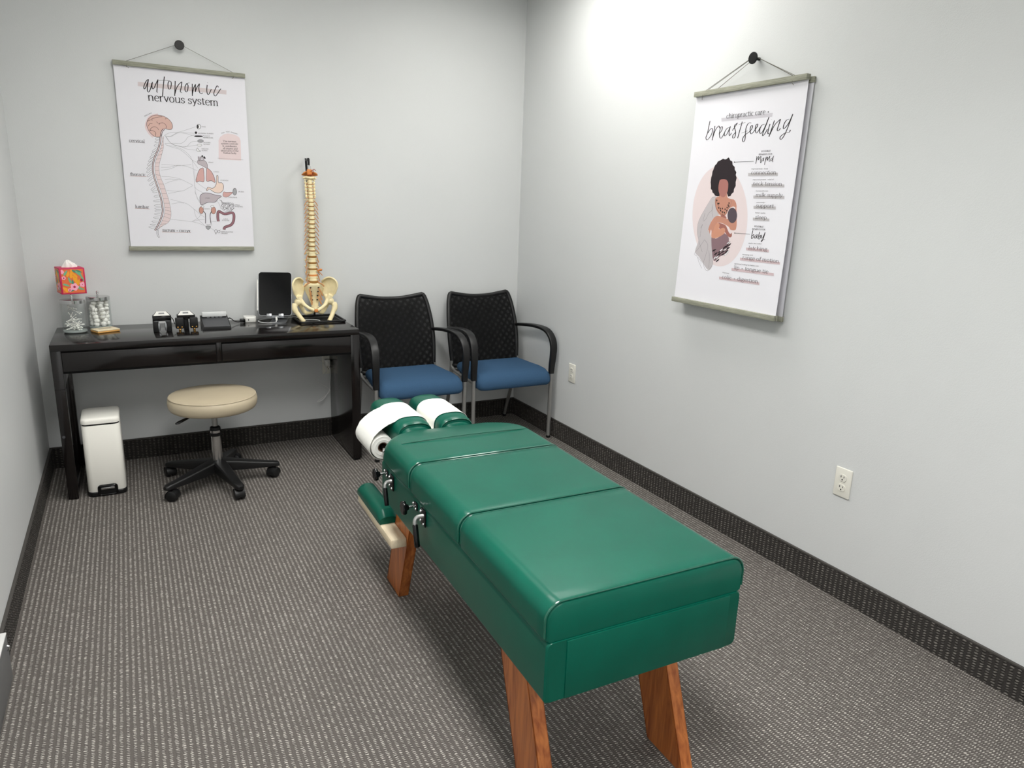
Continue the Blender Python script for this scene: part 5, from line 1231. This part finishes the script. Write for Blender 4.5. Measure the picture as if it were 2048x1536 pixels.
ART_CARE=[
["p","nerve2",0,0,[[190.9,783.1],[471.5,779.9],[471.0,765.7],[194.8,768.6]]],
["t","serif","ink","chiropractic care +",220.4,779.2,454.0,778.8,13.3],
["s","ink",2.6,1,[[124.1,777.3],[119.6,753.5],[116.9,727.8],[110.3,710.3],[116.1,699.2],[128.4,703.7],[142.4,719.7],[145.8,735.6],[140.2,745.6],[129.2,739.9],[119.3,727.6]]],
["s","ink",2.6,1,[[157.7,754.0],[155.1,728.5],[150.6,695.0]]],
["s","ink",2.6,1,[[152.9,706.2],[161.4,732.9],[172.2,746.6],[181.5,752.3],[187.0,742.3]]],
["s","ink",2.6,1,[[187.5,718.5],[201.4,731.9],[203.3,746.9],[194.3,745.6],[189.8,726.3],[194.3,706.9],[204.6,700.9],[215.9,715.1],[224.6,730.3]]],
["s","ink",2.6,1,[[247.7,740.6],[232.2,738.6],[221.1,724.2],[222.3,710.0],[232.4,712.5],[243.0,729.1],[250.3,745.7]]],
["s","ink",2.6,1,[[250.3,745.7],[246.8,725.7],[251.3,708.2],[261.5,718.5]]],
["s","ink",2.6,1,[[264.4,727.6],[289.2,756.8]]],
["s","ink",2.6,1,[[287.2,755.4],[274.3,748.6],[274.7,739.3],[284.8,720.1],[283.8,701.6],[274.4,696.8],[270.8,707.0],[284.8,720.1]]],
["s","ink",2.6,1,[[314.8,759.4],[307.5,727.8],[300.4,695.3]]],
["s","ink",2.6,1,[[365.4,750.4],[350.6,750.6],[340.7,734.7],[340.9,710.3],[342.1,685.8],[334.6,679.5],[328.4,689.7],[337.8,704.4],[361.1,716.6]]],
["s","ink",2.6,1,[[361.1,716.6],[371.9,726.5],[374.5,739.2],[366.3,738.3],[363.9,724.0],[371.0,708.4],[382.6,713.7],[392.1,725.1]]],
["s","ink",2.6,1,[[392.1,725.1],[399.7,733.5],[400.8,743.3],[392.9,740.9],[390.9,725.2],[399.1,709.6],[409.0,716.5],[416.0,729.4]]],
["s","ink",2.6,1,[[437.1,740.6],[423.5,737.2],[415.9,723.5],[418.7,708.4],[427.1,707.3],[439.7,726.2],[455.1,766.1]]],
["s","ink",2.6,1,[[455.1,766.1],[444.4,733.3],[435.2,707.3],[435.1,696.9],[444.2,702.3],[455.6,720.7]]],
["s","ink",2.6,1,[[465.3,739.1],[460.2,717.5],[461.4,702.7],[467.6,705.2]]],
["s","ink",2.6,1,[[485.5,750.6],[476.9,719.3],[468.4,690.5]]],
["s","ink",2.6,1,[[471.1,697.7],[488.3,731.6],[506.7,747.5],[515.2,753.5]]],
["s","ink",2.6,1,[[515.2,753.5],[509.7,731.5],[505.9,714.4],[512.5,710.5],[521.6,719.1]]],
["s","ink",2.6,1,[[557.4,750.1],[543.3,745.5],[534.9,729.6],[535.3,717.5],[544.4,719.8],[559.6,738.6],[571.7,767.0]]],
["s","ink",2.6,1,[[571.7,767.0],[561.9,736.1],[549.7,701.4],[536.7,680.1],[527.5,678.3],[527.4,688.4],[548.0,700.6],[566.6,701.7],[570.6,710.0]]],
["s","ink",1,0,[[297.1,749.4],[332.8,755.0]]],
["s","ink",1,0,[[318.7,714.2],[351.7,721.2]]],
["s","ink",1.5,0,[[469.0,755.4],[470.5,755.9]]],
["p","blob",0,1,[[414.7,382.9],[419.6,343.5],[418.5,305.3],[411.5,269.4],[398.8,237.2],[380.5,209.9],[357.4,188.5],[330.1,174.0],[299.4,167.1],[266.6,168.3],[232.9,177.7],[199.6,195.2],[168.1,220.3],[139.8,251.9],[116.1,289.0],[98.0,329.8],[86.4,372.6],[81.7,415.6],[84.2,456.9],[93.6,494.6],[109.5,527.3],[131.0,553.7],[157.1,572.8],[186.6,584.0],[218.3,587.1],[251.0,582.3],[283.3,569.9],[314.2,550.5],[342.5,524.9],[367.5,494.2],[388.3,459.5],[404.2,422.0]]],
["p","veil",0,1,[[219.8,459.1],[199.6,456.1],[179.0,431.2],[158.9,401.5],[135.9,362.3],[128.5,332.1],[133.1,296.3],[145.5,266.9],[132.8,217.6],[163.7,195.7],[195.5,168.1],[234.6,144.7],[254.4,173.3],[239.4,228.4],[225.0,280.5],[201.4,314.6],[194.0,308.3],[210.3,356.1],[231.7,375.7],[250.9,383.5],[231.9,417.6],[216.1,446.2]]],
["p","skin",0,1,[[237.4,475.0],[236.0,460.7],[216.8,453.4],[217.6,431.8],[230.0,406.0],[250.3,386.4],[276.9,375.7],[294.7,387.7],[306.3,410.6],[328.2,419.5],[346.8,414.3],[341.1,433.7],[326.7,447.5],[306.6,450.0],[287.4,456.9],[277.9,475.1]]],
["p","hair",0,0,[[262.4,620.6],[253.5,614.6],[244.0,612.4],[231.2,616.2],[218.0,610.5],[202.5,605.9],[196.1,596.3],[187.0,589.4],[182.2,575.3],[177.2,564.0],[176.9,549.7],[173.6,538.3],[174.1,519.5],[178.8,503.7],[180.1,492.1],[189.9,484.9],[193.6,476.3],[205.2,470.5],[210.7,463.4],[225.8,460.6],[239.9,462.2],[225.9,503.5],[227.7,526.2],[247.0,531.6],[267.7,528.6],[280.4,514.5],[280.7,492.0],[279.9,475.2],[290.8,459.7],[304.2,462.6],[308.5,471.1],[318.9,478.1],[318.4,490.6],[325.8,503.1],[322.6,519.7],[325.3,536.2],[317.3,547.4],[319.1,558.3],[308.1,569.6],[305.2,580.7],[291.9,589.3],[287.3,603.2],[274.6,607.8],[269.4,614.9]]],
["p","face",0,1,[[247.0,531.6],[229.5,527.6],[225.3,506.3],[229.6,483.5],[243.7,463.6],[261.3,456.6],[273.1,462.4],[282.8,480.8],[282.5,503.2],[278.4,518.7],[265.6,529.2]]],
["p","body",0,1,[[253.4,349.0],[274.3,346.9],[300.1,339.4],[321.0,314.7],[332.5,306.7],[339.5,311.3],[343.2,298.7],[335.4,292.0],[320.6,296.1],[301.7,310.8],[290.3,327.5],[266.6,323.5]]],
["p","body",0,1,[[263.6,381.0],[275.0,385.7],[297.5,373.5],[290.6,367.6],[265.3,372.5]]],
["p","skirt",0,1,[[223.5,287.8],[249.9,282.0],[283.8,298.4],[298.2,307.8],[325.4,292.1],[330.2,278.0],[333.2,252.4],[327.8,229.0],[304.1,215.7],[282.1,202.2],[268.1,189.3],[256.5,188.3],[243.1,213.9]]],
["p","arm",0,1,[[220.4,303.8],[221.2,321.4],[239.6,345.6],[253.7,347.6],[263.3,340.7],[262.5,323.3],[285.7,330.2],[298.9,325.0],[298.2,307.8],[272.8,292.0],[245.5,283.2],[224.7,286.4]]],
["p","skin",0,1,[[342.7,425.4],[358.5,364.3],[362.0,336.4],[356.8,323.5],[331.1,323.7],[316.8,335.8],[282.4,347.3],[253.1,350.4],[235.1,336.6],[231.0,319.0],[224.6,304.0],[214.0,319.6],[210.5,300.3],[200.8,317.5],[195.2,306.9],[201.6,335.2],[213.9,359.1],[231.7,375.7],[256.0,377.9],[290.0,370.4],[306.5,368.2],[336.9,374.8]]],
["p","babyhead",0,1,[[356.6,383.9],[357.2,374.2],[355.0,365.4],[350.4,358.3],[343.7,353.5],[335.5,351.7],[326.8,352.9],[318.2,357.0],[310.7,363.8],[305.1,372.5],[301.8,382.2],[301.3,392.0],[303.5,400.9],[308.3,408.0],[315.1,412.7],[323.3,414.4],[332.1,413.0],[340.5,408.8],[347.9,402.0],[353.4,393.4]]],
["s","line",0.9,0,[[216.0,457.7],[195.7,454.6],[175.3,428.2],[152.0,392.4],[131.1,353.2],[127.8,317.1],[144.3,272.8],[178.9,219.5]]],
["s","line",0.9,0,[[205.3,425.8],[205.6,402.6],[187.3,387.5],[174.8,363.6],[159.3,354.2],[163.9,386.9]]],
["s","line",0.9,0,[[202.8,417.0],[208.4,388.1],[215.3,373.8]]],
["s","line",0.9,0,[[183.5,273.6],[155.6,237.4],[131.0,208.3],[150.1,197.6],[168.4,171.8],[190.7,148.1]]],
["s","line",0.9,0,[[183.5,273.6],[208.8,249.9],[204.4,210.9],[196.4,174.2],[207.5,151.1],[230.2,141.3],[254.4,173.3],[247.4,187.6]]],
["s","line",0.9,0,[[148.2,321.0],[157.8,339.3],[153.1,318.3],[152.2,282.3]]],
["s","line",0.9,0,[[217.9,229.8],[227.8,200.8],[232.9,153.5]]],
["s","line",0.9,0,[[155.0,195.0],[178.1,178.7],[180.4,166.8]]],
["s","line",0.9,0,[[308.8,448.7],[313.0,433.3],[305.4,405.0]]],
["s","ink",1.0,0,[[219.7,449.1],[231.2,432.0],[244.2,417.9],[264.9,395.4],[275.8,381.4]]],
["s","ink",1.0,0,[[275.8,381.4],[290.2,390.4],[300.3,410.5],[306.2,427.6]]],
["s","ink",1.0,0,[[218.2,446.2],[223.6,417.5],[248.6,395.0],[267.1,384.0]]],
["p","ink",0,1,[[230.3,443.5],[229.2,440.2],[225.9,440.2],[223.7,443.4],[224.7,446.6],[228.0,446.7]]],
["p","ink",0,1,[[239.2,429.2],[238.2,426.0],[234.9,425.9],[232.6,429.1],[233.6,432.4],[236.9,432.4]]],
["p","ink",0,1,[[245.0,430.8],[244.0,427.5],[240.8,427.5],[238.5,430.7],[239.5,433.9],[242.8,434.0]]],
["p","ink",0,1,[[246.6,412.2],[245.5,408.9],[242.3,408.8],[240.0,412.0],[241.0,415.3],[244.3,415.4]]],
["p","ink",0,1,[[257.3,409.5],[256.3,406.3],[253.0,406.2],[250.8,409.4],[251.8,412.6],[255.1,412.7]]],
["p","ink",0,1,[[261.0,401.0],[260.0,397.8],[256.7,397.7],[254.5,400.9],[255.5,404.1],[258.8,404.2]]],
["p","ink",0,1,[[269.5,409.8],[268.5,406.6],[265.2,406.5],[263.0,409.7],[264.0,412.9],[267.2,413.0]]],
["p","ink",0,1,[[274.2,395.7],[273.2,392.4],[270.0,392.3],[267.8,395.5],[268.8,398.7],[272.0,398.8]]],
["p","ink",0,1,[[284.8,393.1],[283.9,389.9],[280.6,389.8],[278.4,392.9],[279.4,396.2],[282.6,396.2]]],
["p","ink",0,1,[[286.1,407.3],[285.1,404.1],[281.9,404.0],[279.7,407.2],[280.7,410.4],[283.9,410.5]]],
["p","ink",0,1,[[297.2,401.9],[296.2,398.7],[293.0,398.6],[290.8,401.8],[291.8,405.0],[295.0,405.1]]],
["p","ink",0,1,[[296.7,414.7],[295.7,411.5],[292.6,411.4],[290.3,414.5],[291.3,417.7],[294.5,417.8]]],
["p","ink",0,1,[[305.8,419.1],[304.9,415.9],[301.7,415.8],[299.5,419.0],[300.5,422.2],[303.6,422.2]]],
["p","ink",0,1,[[304.3,433.2],[303.3,430.0],[300.2,429.9],[298.0,433.1],[298.9,436.2],[302.1,436.3]]],
["p","ink",0,1,[[300.8,424.6],[299.8,421.4],[296.6,421.4],[294.4,424.5],[295.4,427.7],[298.6,427.8]]],
["p","white",0.5,1,[[254.5,192.1],[258.4,202.0],[268.8,209.0],[264.9,199.2]]],
["p","ink",0.5,1,[[254.9,211.3],[261.6,220.3],[273.8,225.6],[267.2,216.6]]],
["p","ink",0.5,1,[[239.8,226.5],[249.0,234.3],[262.6,237.8],[253.5,230.0]]],
["p","white",0.5,1,[[267.1,196.8],[272.5,206.2],[283.7,212.4],[278.5,203.0]]],
["p","ink",0.5,1,[[273.0,210.5],[280.9,219.0],[293.7,223.4],[285.9,215.0]]],
["p","ink",0.5,1,[[278.1,220.5],[282.0,230.2],[292.2,237.1],[288.3,227.4]]],
["p","white",0.5,1,[[284.6,229.7],[291.1,238.5],[303.1,243.7],[296.6,234.9]]],
["p","ink",0.5,1,[[294.2,224.7],[303.2,232.4],[316.3,235.8],[307.5,228.1]]],
["p","ink",0.5,1,[[301.8,240.4],[307.0,249.6],[318.0,255.6],[312.9,246.4]]],
["p","white",0.5,1,[[305.5,233.4],[313.2,241.7],[325.7,245.9],[318.1,237.7]]],
["p","ink",0.5,1,[[315.9,246.5],[319.7,256.0],[329.6,262.7],[325.9,253.2]]],
["p","ink",0.5,1,[[316.2,224.7],[322.6,233.5],[334.3,238.7],[328.0,230.0]]],
["p","white",0.5,1,[[319.0,264.1],[327.7,271.6],[340.7,274.8],[332.0,267.3]]],
["p","ink",0.5,1,[[329.5,253.8],[334.6,262.9],[345.4,268.8],[340.3,259.7]]],
["p","ink",0.5,1,[[322.3,240.4],[329.9,248.6],[342.3,252.8],[334.8,244.7]]],
["p","white",0.5,1,[[324.9,221.1],[328.7,230.7],[338.6,237.5],[334.9,228.0]]],
["p","ink",0.5,1,[[271.0,183.1],[277.6,192.1],[289.7,197.5],[283.1,188.6]]],
["p","ink",0.5,1,[[296.5,213.2],[305.4,221.0],[318.6,224.4],[309.8,216.7]]],
["p","white",0.5,1,[[315.5,212.4],[320.6,221.7],[331.6,227.7],[326.5,218.5]]],
["s","ink",1,0,[[268.1,189.3],[284.5,211.2],[308.2,236.3],[336.6,275.6]]],
["s","ink",1,0,[[270.1,189.5],[262.9,215.4],[244.5,234.6]]],
["s","ink",0.8,0,[[301.6,600.0],[407.2,599.4]]],
["s","ink",0.8,0,[[358.0,311.4],[443.1,311.1]]],
["p","ink",0,1,[[303.5,599.9],[303.0,598.4],[301.2,597.8],[299.1,598.5],[298.0,600.1],[298.5,601.7],[300.4,602.2],[302.4,601.5]]],
["p","ink",0,1,[[360.7,311.6],[360.2,309.9],[358.4,309.2],[356.4,309.7],[355.2,311.3],[355.7,312.9],[357.5,313.7],[359.6,313.1]]],
["s","ink",1.5,1,[[419.9,618.8],[420.4,606.9],[419.3,589.7]]],
["s","ink",1.5,1,[[419.3,599.0],[424.6,613.3],[430.8,618.4]]],
["s","ink",1.5,1,[[430.8,618.4],[431.1,603.9],[435.4,612.9],[442.3,618.5]]],
["s","ink",1.5,1,[[442.3,618.5],[442.2,602.2],[444.8,592.3],[449.0,598.0]]],
["s","ink",1.5,1,[[455.7,609.6],[447.8,604.6],[450.0,598.5],[456.6,605.1],[458.7,612.6]]],
["s","ink",1.5,1,[[458.7,612.6],[458.2,600.3],[463.1,598.9]]],
["s","ink",1.5,1,[[469.4,615.6],[468.2,600.0],[465.9,584.4]]],
["s","ink",1.5,1,[[466.6,593.5],[471.7,609.0],[477.6,614.8]]],
["s","ink",1.5,1,[[477.6,614.8],[478.0,600.2],[482.1,609.4],[488.4,617.0]]],
["s","ink",1.5,1,[[488.4,617.0],[487.1,602.0],[490.1,595.4]]],
["s","ink",1.5,1,[[504.5,610.4],[495.1,605.6],[495.9,597.8],[502.5,602.7],[506.6,617.3]]],
["s","ink",1.5,1,[[506.6,617.3],[504.9,601.4],[507.7,593.5]]],
["s","ink",1.8,1,[[455.5,326.9],[452.9,299.2],[456.9,294.0],[464.9,304.0],[463.4,311.4],[455.7,303.5]]],
["s","ink",1.8,1,[[478.7,311.6],[470.6,303.0],[473.9,295.8],[480.9,306.3],[482.2,312.4]]],
["s","ink",1.8,1,[[482.2,312.4],[482.2,299.5],[487.6,296.6]]],
["s","ink",1.8,1,[[492.7,323.2],[489.7,298.6],[496.0,294.3],[501.4,303.3],[499.0,310.0],[492.6,302.0]]],
["s","ink",1.8,1,[[505.8,311.7],[505.3,301.7],[512.3,299.3],[520.8,320.9]]],
["s","ink",1.8,1,[[521.4,323.3],[517.1,300.2],[511.0,285.7],[507.5,287.4],[514.0,294.0],[526.4,294.5]]],
["p","bar2",0,0,[[385.7,553.8],[540.3,552.4],[542.5,541.3],[387.9,542.1]]],
["t","serif","ink","connection",401.5,548.7,532.2,546.9,10.2],
["t","sans2","ink2","improved brain - body",401.4,568.3,487.9,566.8,3.5],
["p","bar2",0,0,[[412.6,510.0],[581.0,508.0],[583.3,496.7],[414.9,498.1]]],
["t","serif","ink","neck tension",419.1,505.4,569.0,502.9,10.2],
["t","sans2","ink2","improved posture - relief of",416.9,525.9,525.1,525.2,3.5],
["p","bar2",0,0,[[431.3,465.0],[589.7,464.3],[591.8,453.5],[433.5,453.6]]],
["t","serif","ink","milk supply",444.2,461.0,580.8,460.1,10.2],
["t","sans2","ink2","increased breast",441.9,481.7,506.0,481.3,3.5],
["p","bar2",0,0,[[440.0,424.5],[555.4,424.1],[557.6,412.8],[442.2,412.9]]],
["t","serif","ink","support",453.2,418.8,544.3,419.1,10.2],
["t","sans2","ink2","community -",452.3,436.0,501.7,436.8,3.5],
["p","bar2",0,0,[[445.5,377.8],[532.2,376.7],[534.4,365.9],[447.6,366.7]]],
["t","serif","ink","sleep",457.7,373.4,518.8,373.3,10.2],
["t","sans2","ink2","better quality",455.9,395.6,508.8,395.4,3.5],
["t","sans2","ink2","POSSIBLE",441.1,633.7,488.0,633.6,6.4],
["t","sans2","ink2","BENEFITS FOR",430.1,622.4,499.6,621.7,6.3],
["t","sans2","ink2","POSSIBLE",461.3,340.3,508.3,340.7,6.5],
["t","sans2","ink2","BENEFITS FOR",451.3,329.4,521.1,330.0,6.5],
["p","bar3",0,0,[[432.6,256.3],[553.5,256.5],[555.6,245.9],[434.8,245.3]]],
["t","serif","ink","latching",446.1,248.9,544.8,250.5,10.4],
["t","sans2","ink2","easier two-sided",443.2,273.2,510.8,274.5,3.5],
["p","bar3",0,0,[[407.7,212.9],[618.6,213.0],[620.7,203.0],[409.9,202.3]]],
["t","serif","ink","range of motion",421.3,208.4,612.7,208.4,10.5],
["t","sans2","ink2","increasing neck",418.7,225.3,476.7,226.5,3.6],
["p","bar3",0,0,[[368.2,166.7],[596.7,167.3],[598.9,156.7],[370.4,155.4]]],
["t","serif","ink","lip + tongue tie",382.6,163.7,568.2,163.0,10.7],
["t","sans2","ink2","optimized healing for babies with",381.7,184.0,514.9,185.6,3.6],
["p","bar3",0,0,[[303.2,123.3],[531.2,123.5],[533.2,113.2],[305.4,112.3]]],
["t","serif","ink","colic + digestion",320.9,117.2,523.3,119.0,10.9],
["t","sans2","ink2","improved",321.0,141.2,358.6,140.6,3.8]]

# --- left poster on the back wall
FL = lambda u, v, d: (.466+u, -.0155-d, 1.156+v)
hx, hz = .770, 2.147
poster('hanging_poster', 'poster titled autonomic nervous system hanging on the back wall above the desk', ART_NERVES, FL, lambda v: .003, lambda v: .609, .882, (.466, -.0005, 1.14),
       [(.467, 1.076, -.0300, -.0162, 2.027, 2.048), (.467, 1.076, -.0145, -.001, 2.027, 2.048), (.461, 1.073, -.0300, -.0162, 1.136, 1.157), (.461, 1.073, -.0145, -.001, 1.136, 1.157)],
       [[[(.526, -.0305, 2.019), (.526, -.0305, 2.030), (.526, -.0155, 2.049), (hx, -.022, hz+.008), (1.018, -.0155, 2.049), (1.018, -.0305, 2.030), (1.014, -.0305, 2.021)], [(.526, -.031, 2.024), (.535, -.032, 2.016)], [(1.018, -.031, 2.024), (1.009, -.032, 2.016)]]], 0)
def hook(label, loc, rot):
    t = thing('wall_hook', label, 'hook', loc, rot, 'black wall hooks')
    MB().cyl((0, 0, 0), (0, -.034, 0), .0062, n=16).build('stem', 'blackm', t)
    MB().tube([(0, -.032, 0), (0, -.034, 0), (0, -.0385, 0), (0, -.040, 0)], [.020, .0225, .0225, .021], 32).build('disc', 'blackm', t)
hook('round black wall hook holding the autonomic nervous system poster', (hx, 0, hz), 0)
# --- right posters: the front one covers a second one on the same hook
def FR(u, v, d):
    t = max(0, min(1, 1-v/.884)); return (W-.022-.036*t**1.3-d, -1.615-u, 1.036+v)
hy, hz2 = -1.962, 2.032
xf = W-.022
poster('hanging_poster', 'poster titled chiropractic care and breastfeeding hanging on the right wall', ART_CARE, FR, lambda v: .021+.013*(1-v/.884), lambda v: .624+.016*(1-v/.884), .884, (W-.001, -1.93, 1.02),
       [(xf-.015, xf-.001, -2.240, -1.634, 1.919, 1.940), (xf+.0005, xf+.008, -2.240, -1.634, 1.919, 1.940), (xf-.050, xf-.037, -2.258, -1.646, 1.018, 1.039), (xf-.0345, xf-.026, -2.258, -1.646, 1.018, 1.039)],
       [[[(xf-.0155, -1.690, 1.908), (xf-.0155, -1.690, 1.921), (xf, -1.690, 1.941), (W-.030, hy, hz2+.008), (xf, -2.175, 1.941), (xf-.0155, -2.175, 1.921), (xf-.0155, -2.175, 1.914)], [(xf-.002, -1.705, 1.941), (W-.026, hy, hz2+.008), (xf-.002, -2.165, 1.941)], [(xf-.016, -2.175, 1.916), (xf-.018, -2.186, 1.905)], [(xf-.016, -1.690, 1.912), (xf-.018, -1.693, 1.902)]]], 0)
FB = lambda u, v, d: (W-.006-.010*max(0, 1-v/.884)-d, -1.628-u, 1.030+v)
poster('hanging_poster', 'second poster hidden behind the breastfeeding poster, only its right edge showing', [], FB, lambda v: .021, lambda v: .624, .880, (W-.0005, -1.94, 1.01),
       [(W-.0125, W-.0068, -2.254, -1.648, 1.910, 1.931), (W-.0055, W-.001, -2.254, -1.648, 1.910, 1.931), (W-.023, W-.0165, -2.254, -1.648, 1.012, 1.033), (W-.0155, W-.009, -2.254, -1.648, 1.012, 1.033)],
       [[[(W-.007, -1.72, 1.931), (W-.018, hy, hz2+.007), (W-.007, -2.18, 1.931)]]], 0)
hook('round black wall hook holding the two posters on the right wall', (W, hy, hz2), -PI/2)

# COTTON lettering on the right-hand jar
jr = .0534; za = math.radians(-68)
def FJ(u, v, d): a = za+u/1000/jr; return ((jr+d)*math.cos(a), (jr+d)*math.sin(a), .094+v/1000)
b = MB()
def jp(q): b._f([b.bm.verts.new(FJ(p[0], p[1], 0)) for p in q])
for q in ribbon([(40*math.cos(k*2*PI/60), 27*math.sin(k*2*PI/60)) for k in range(61)], 1.1): jp(q)
for q in sans_polys('COTTON', -18, 0, 27, 0, 7): jp(q)
for q in sans_polys('100%', -34, 6, -20, 5, 3.5): jp(q) if False else None
for q in ribbon([(-8, -23), (26, -22)], 1.0): jp(q)
o = b.build('printed_label', 'pr_ink', j2, smooth=False); o['label'] = 'oval outline around the word COTTON'
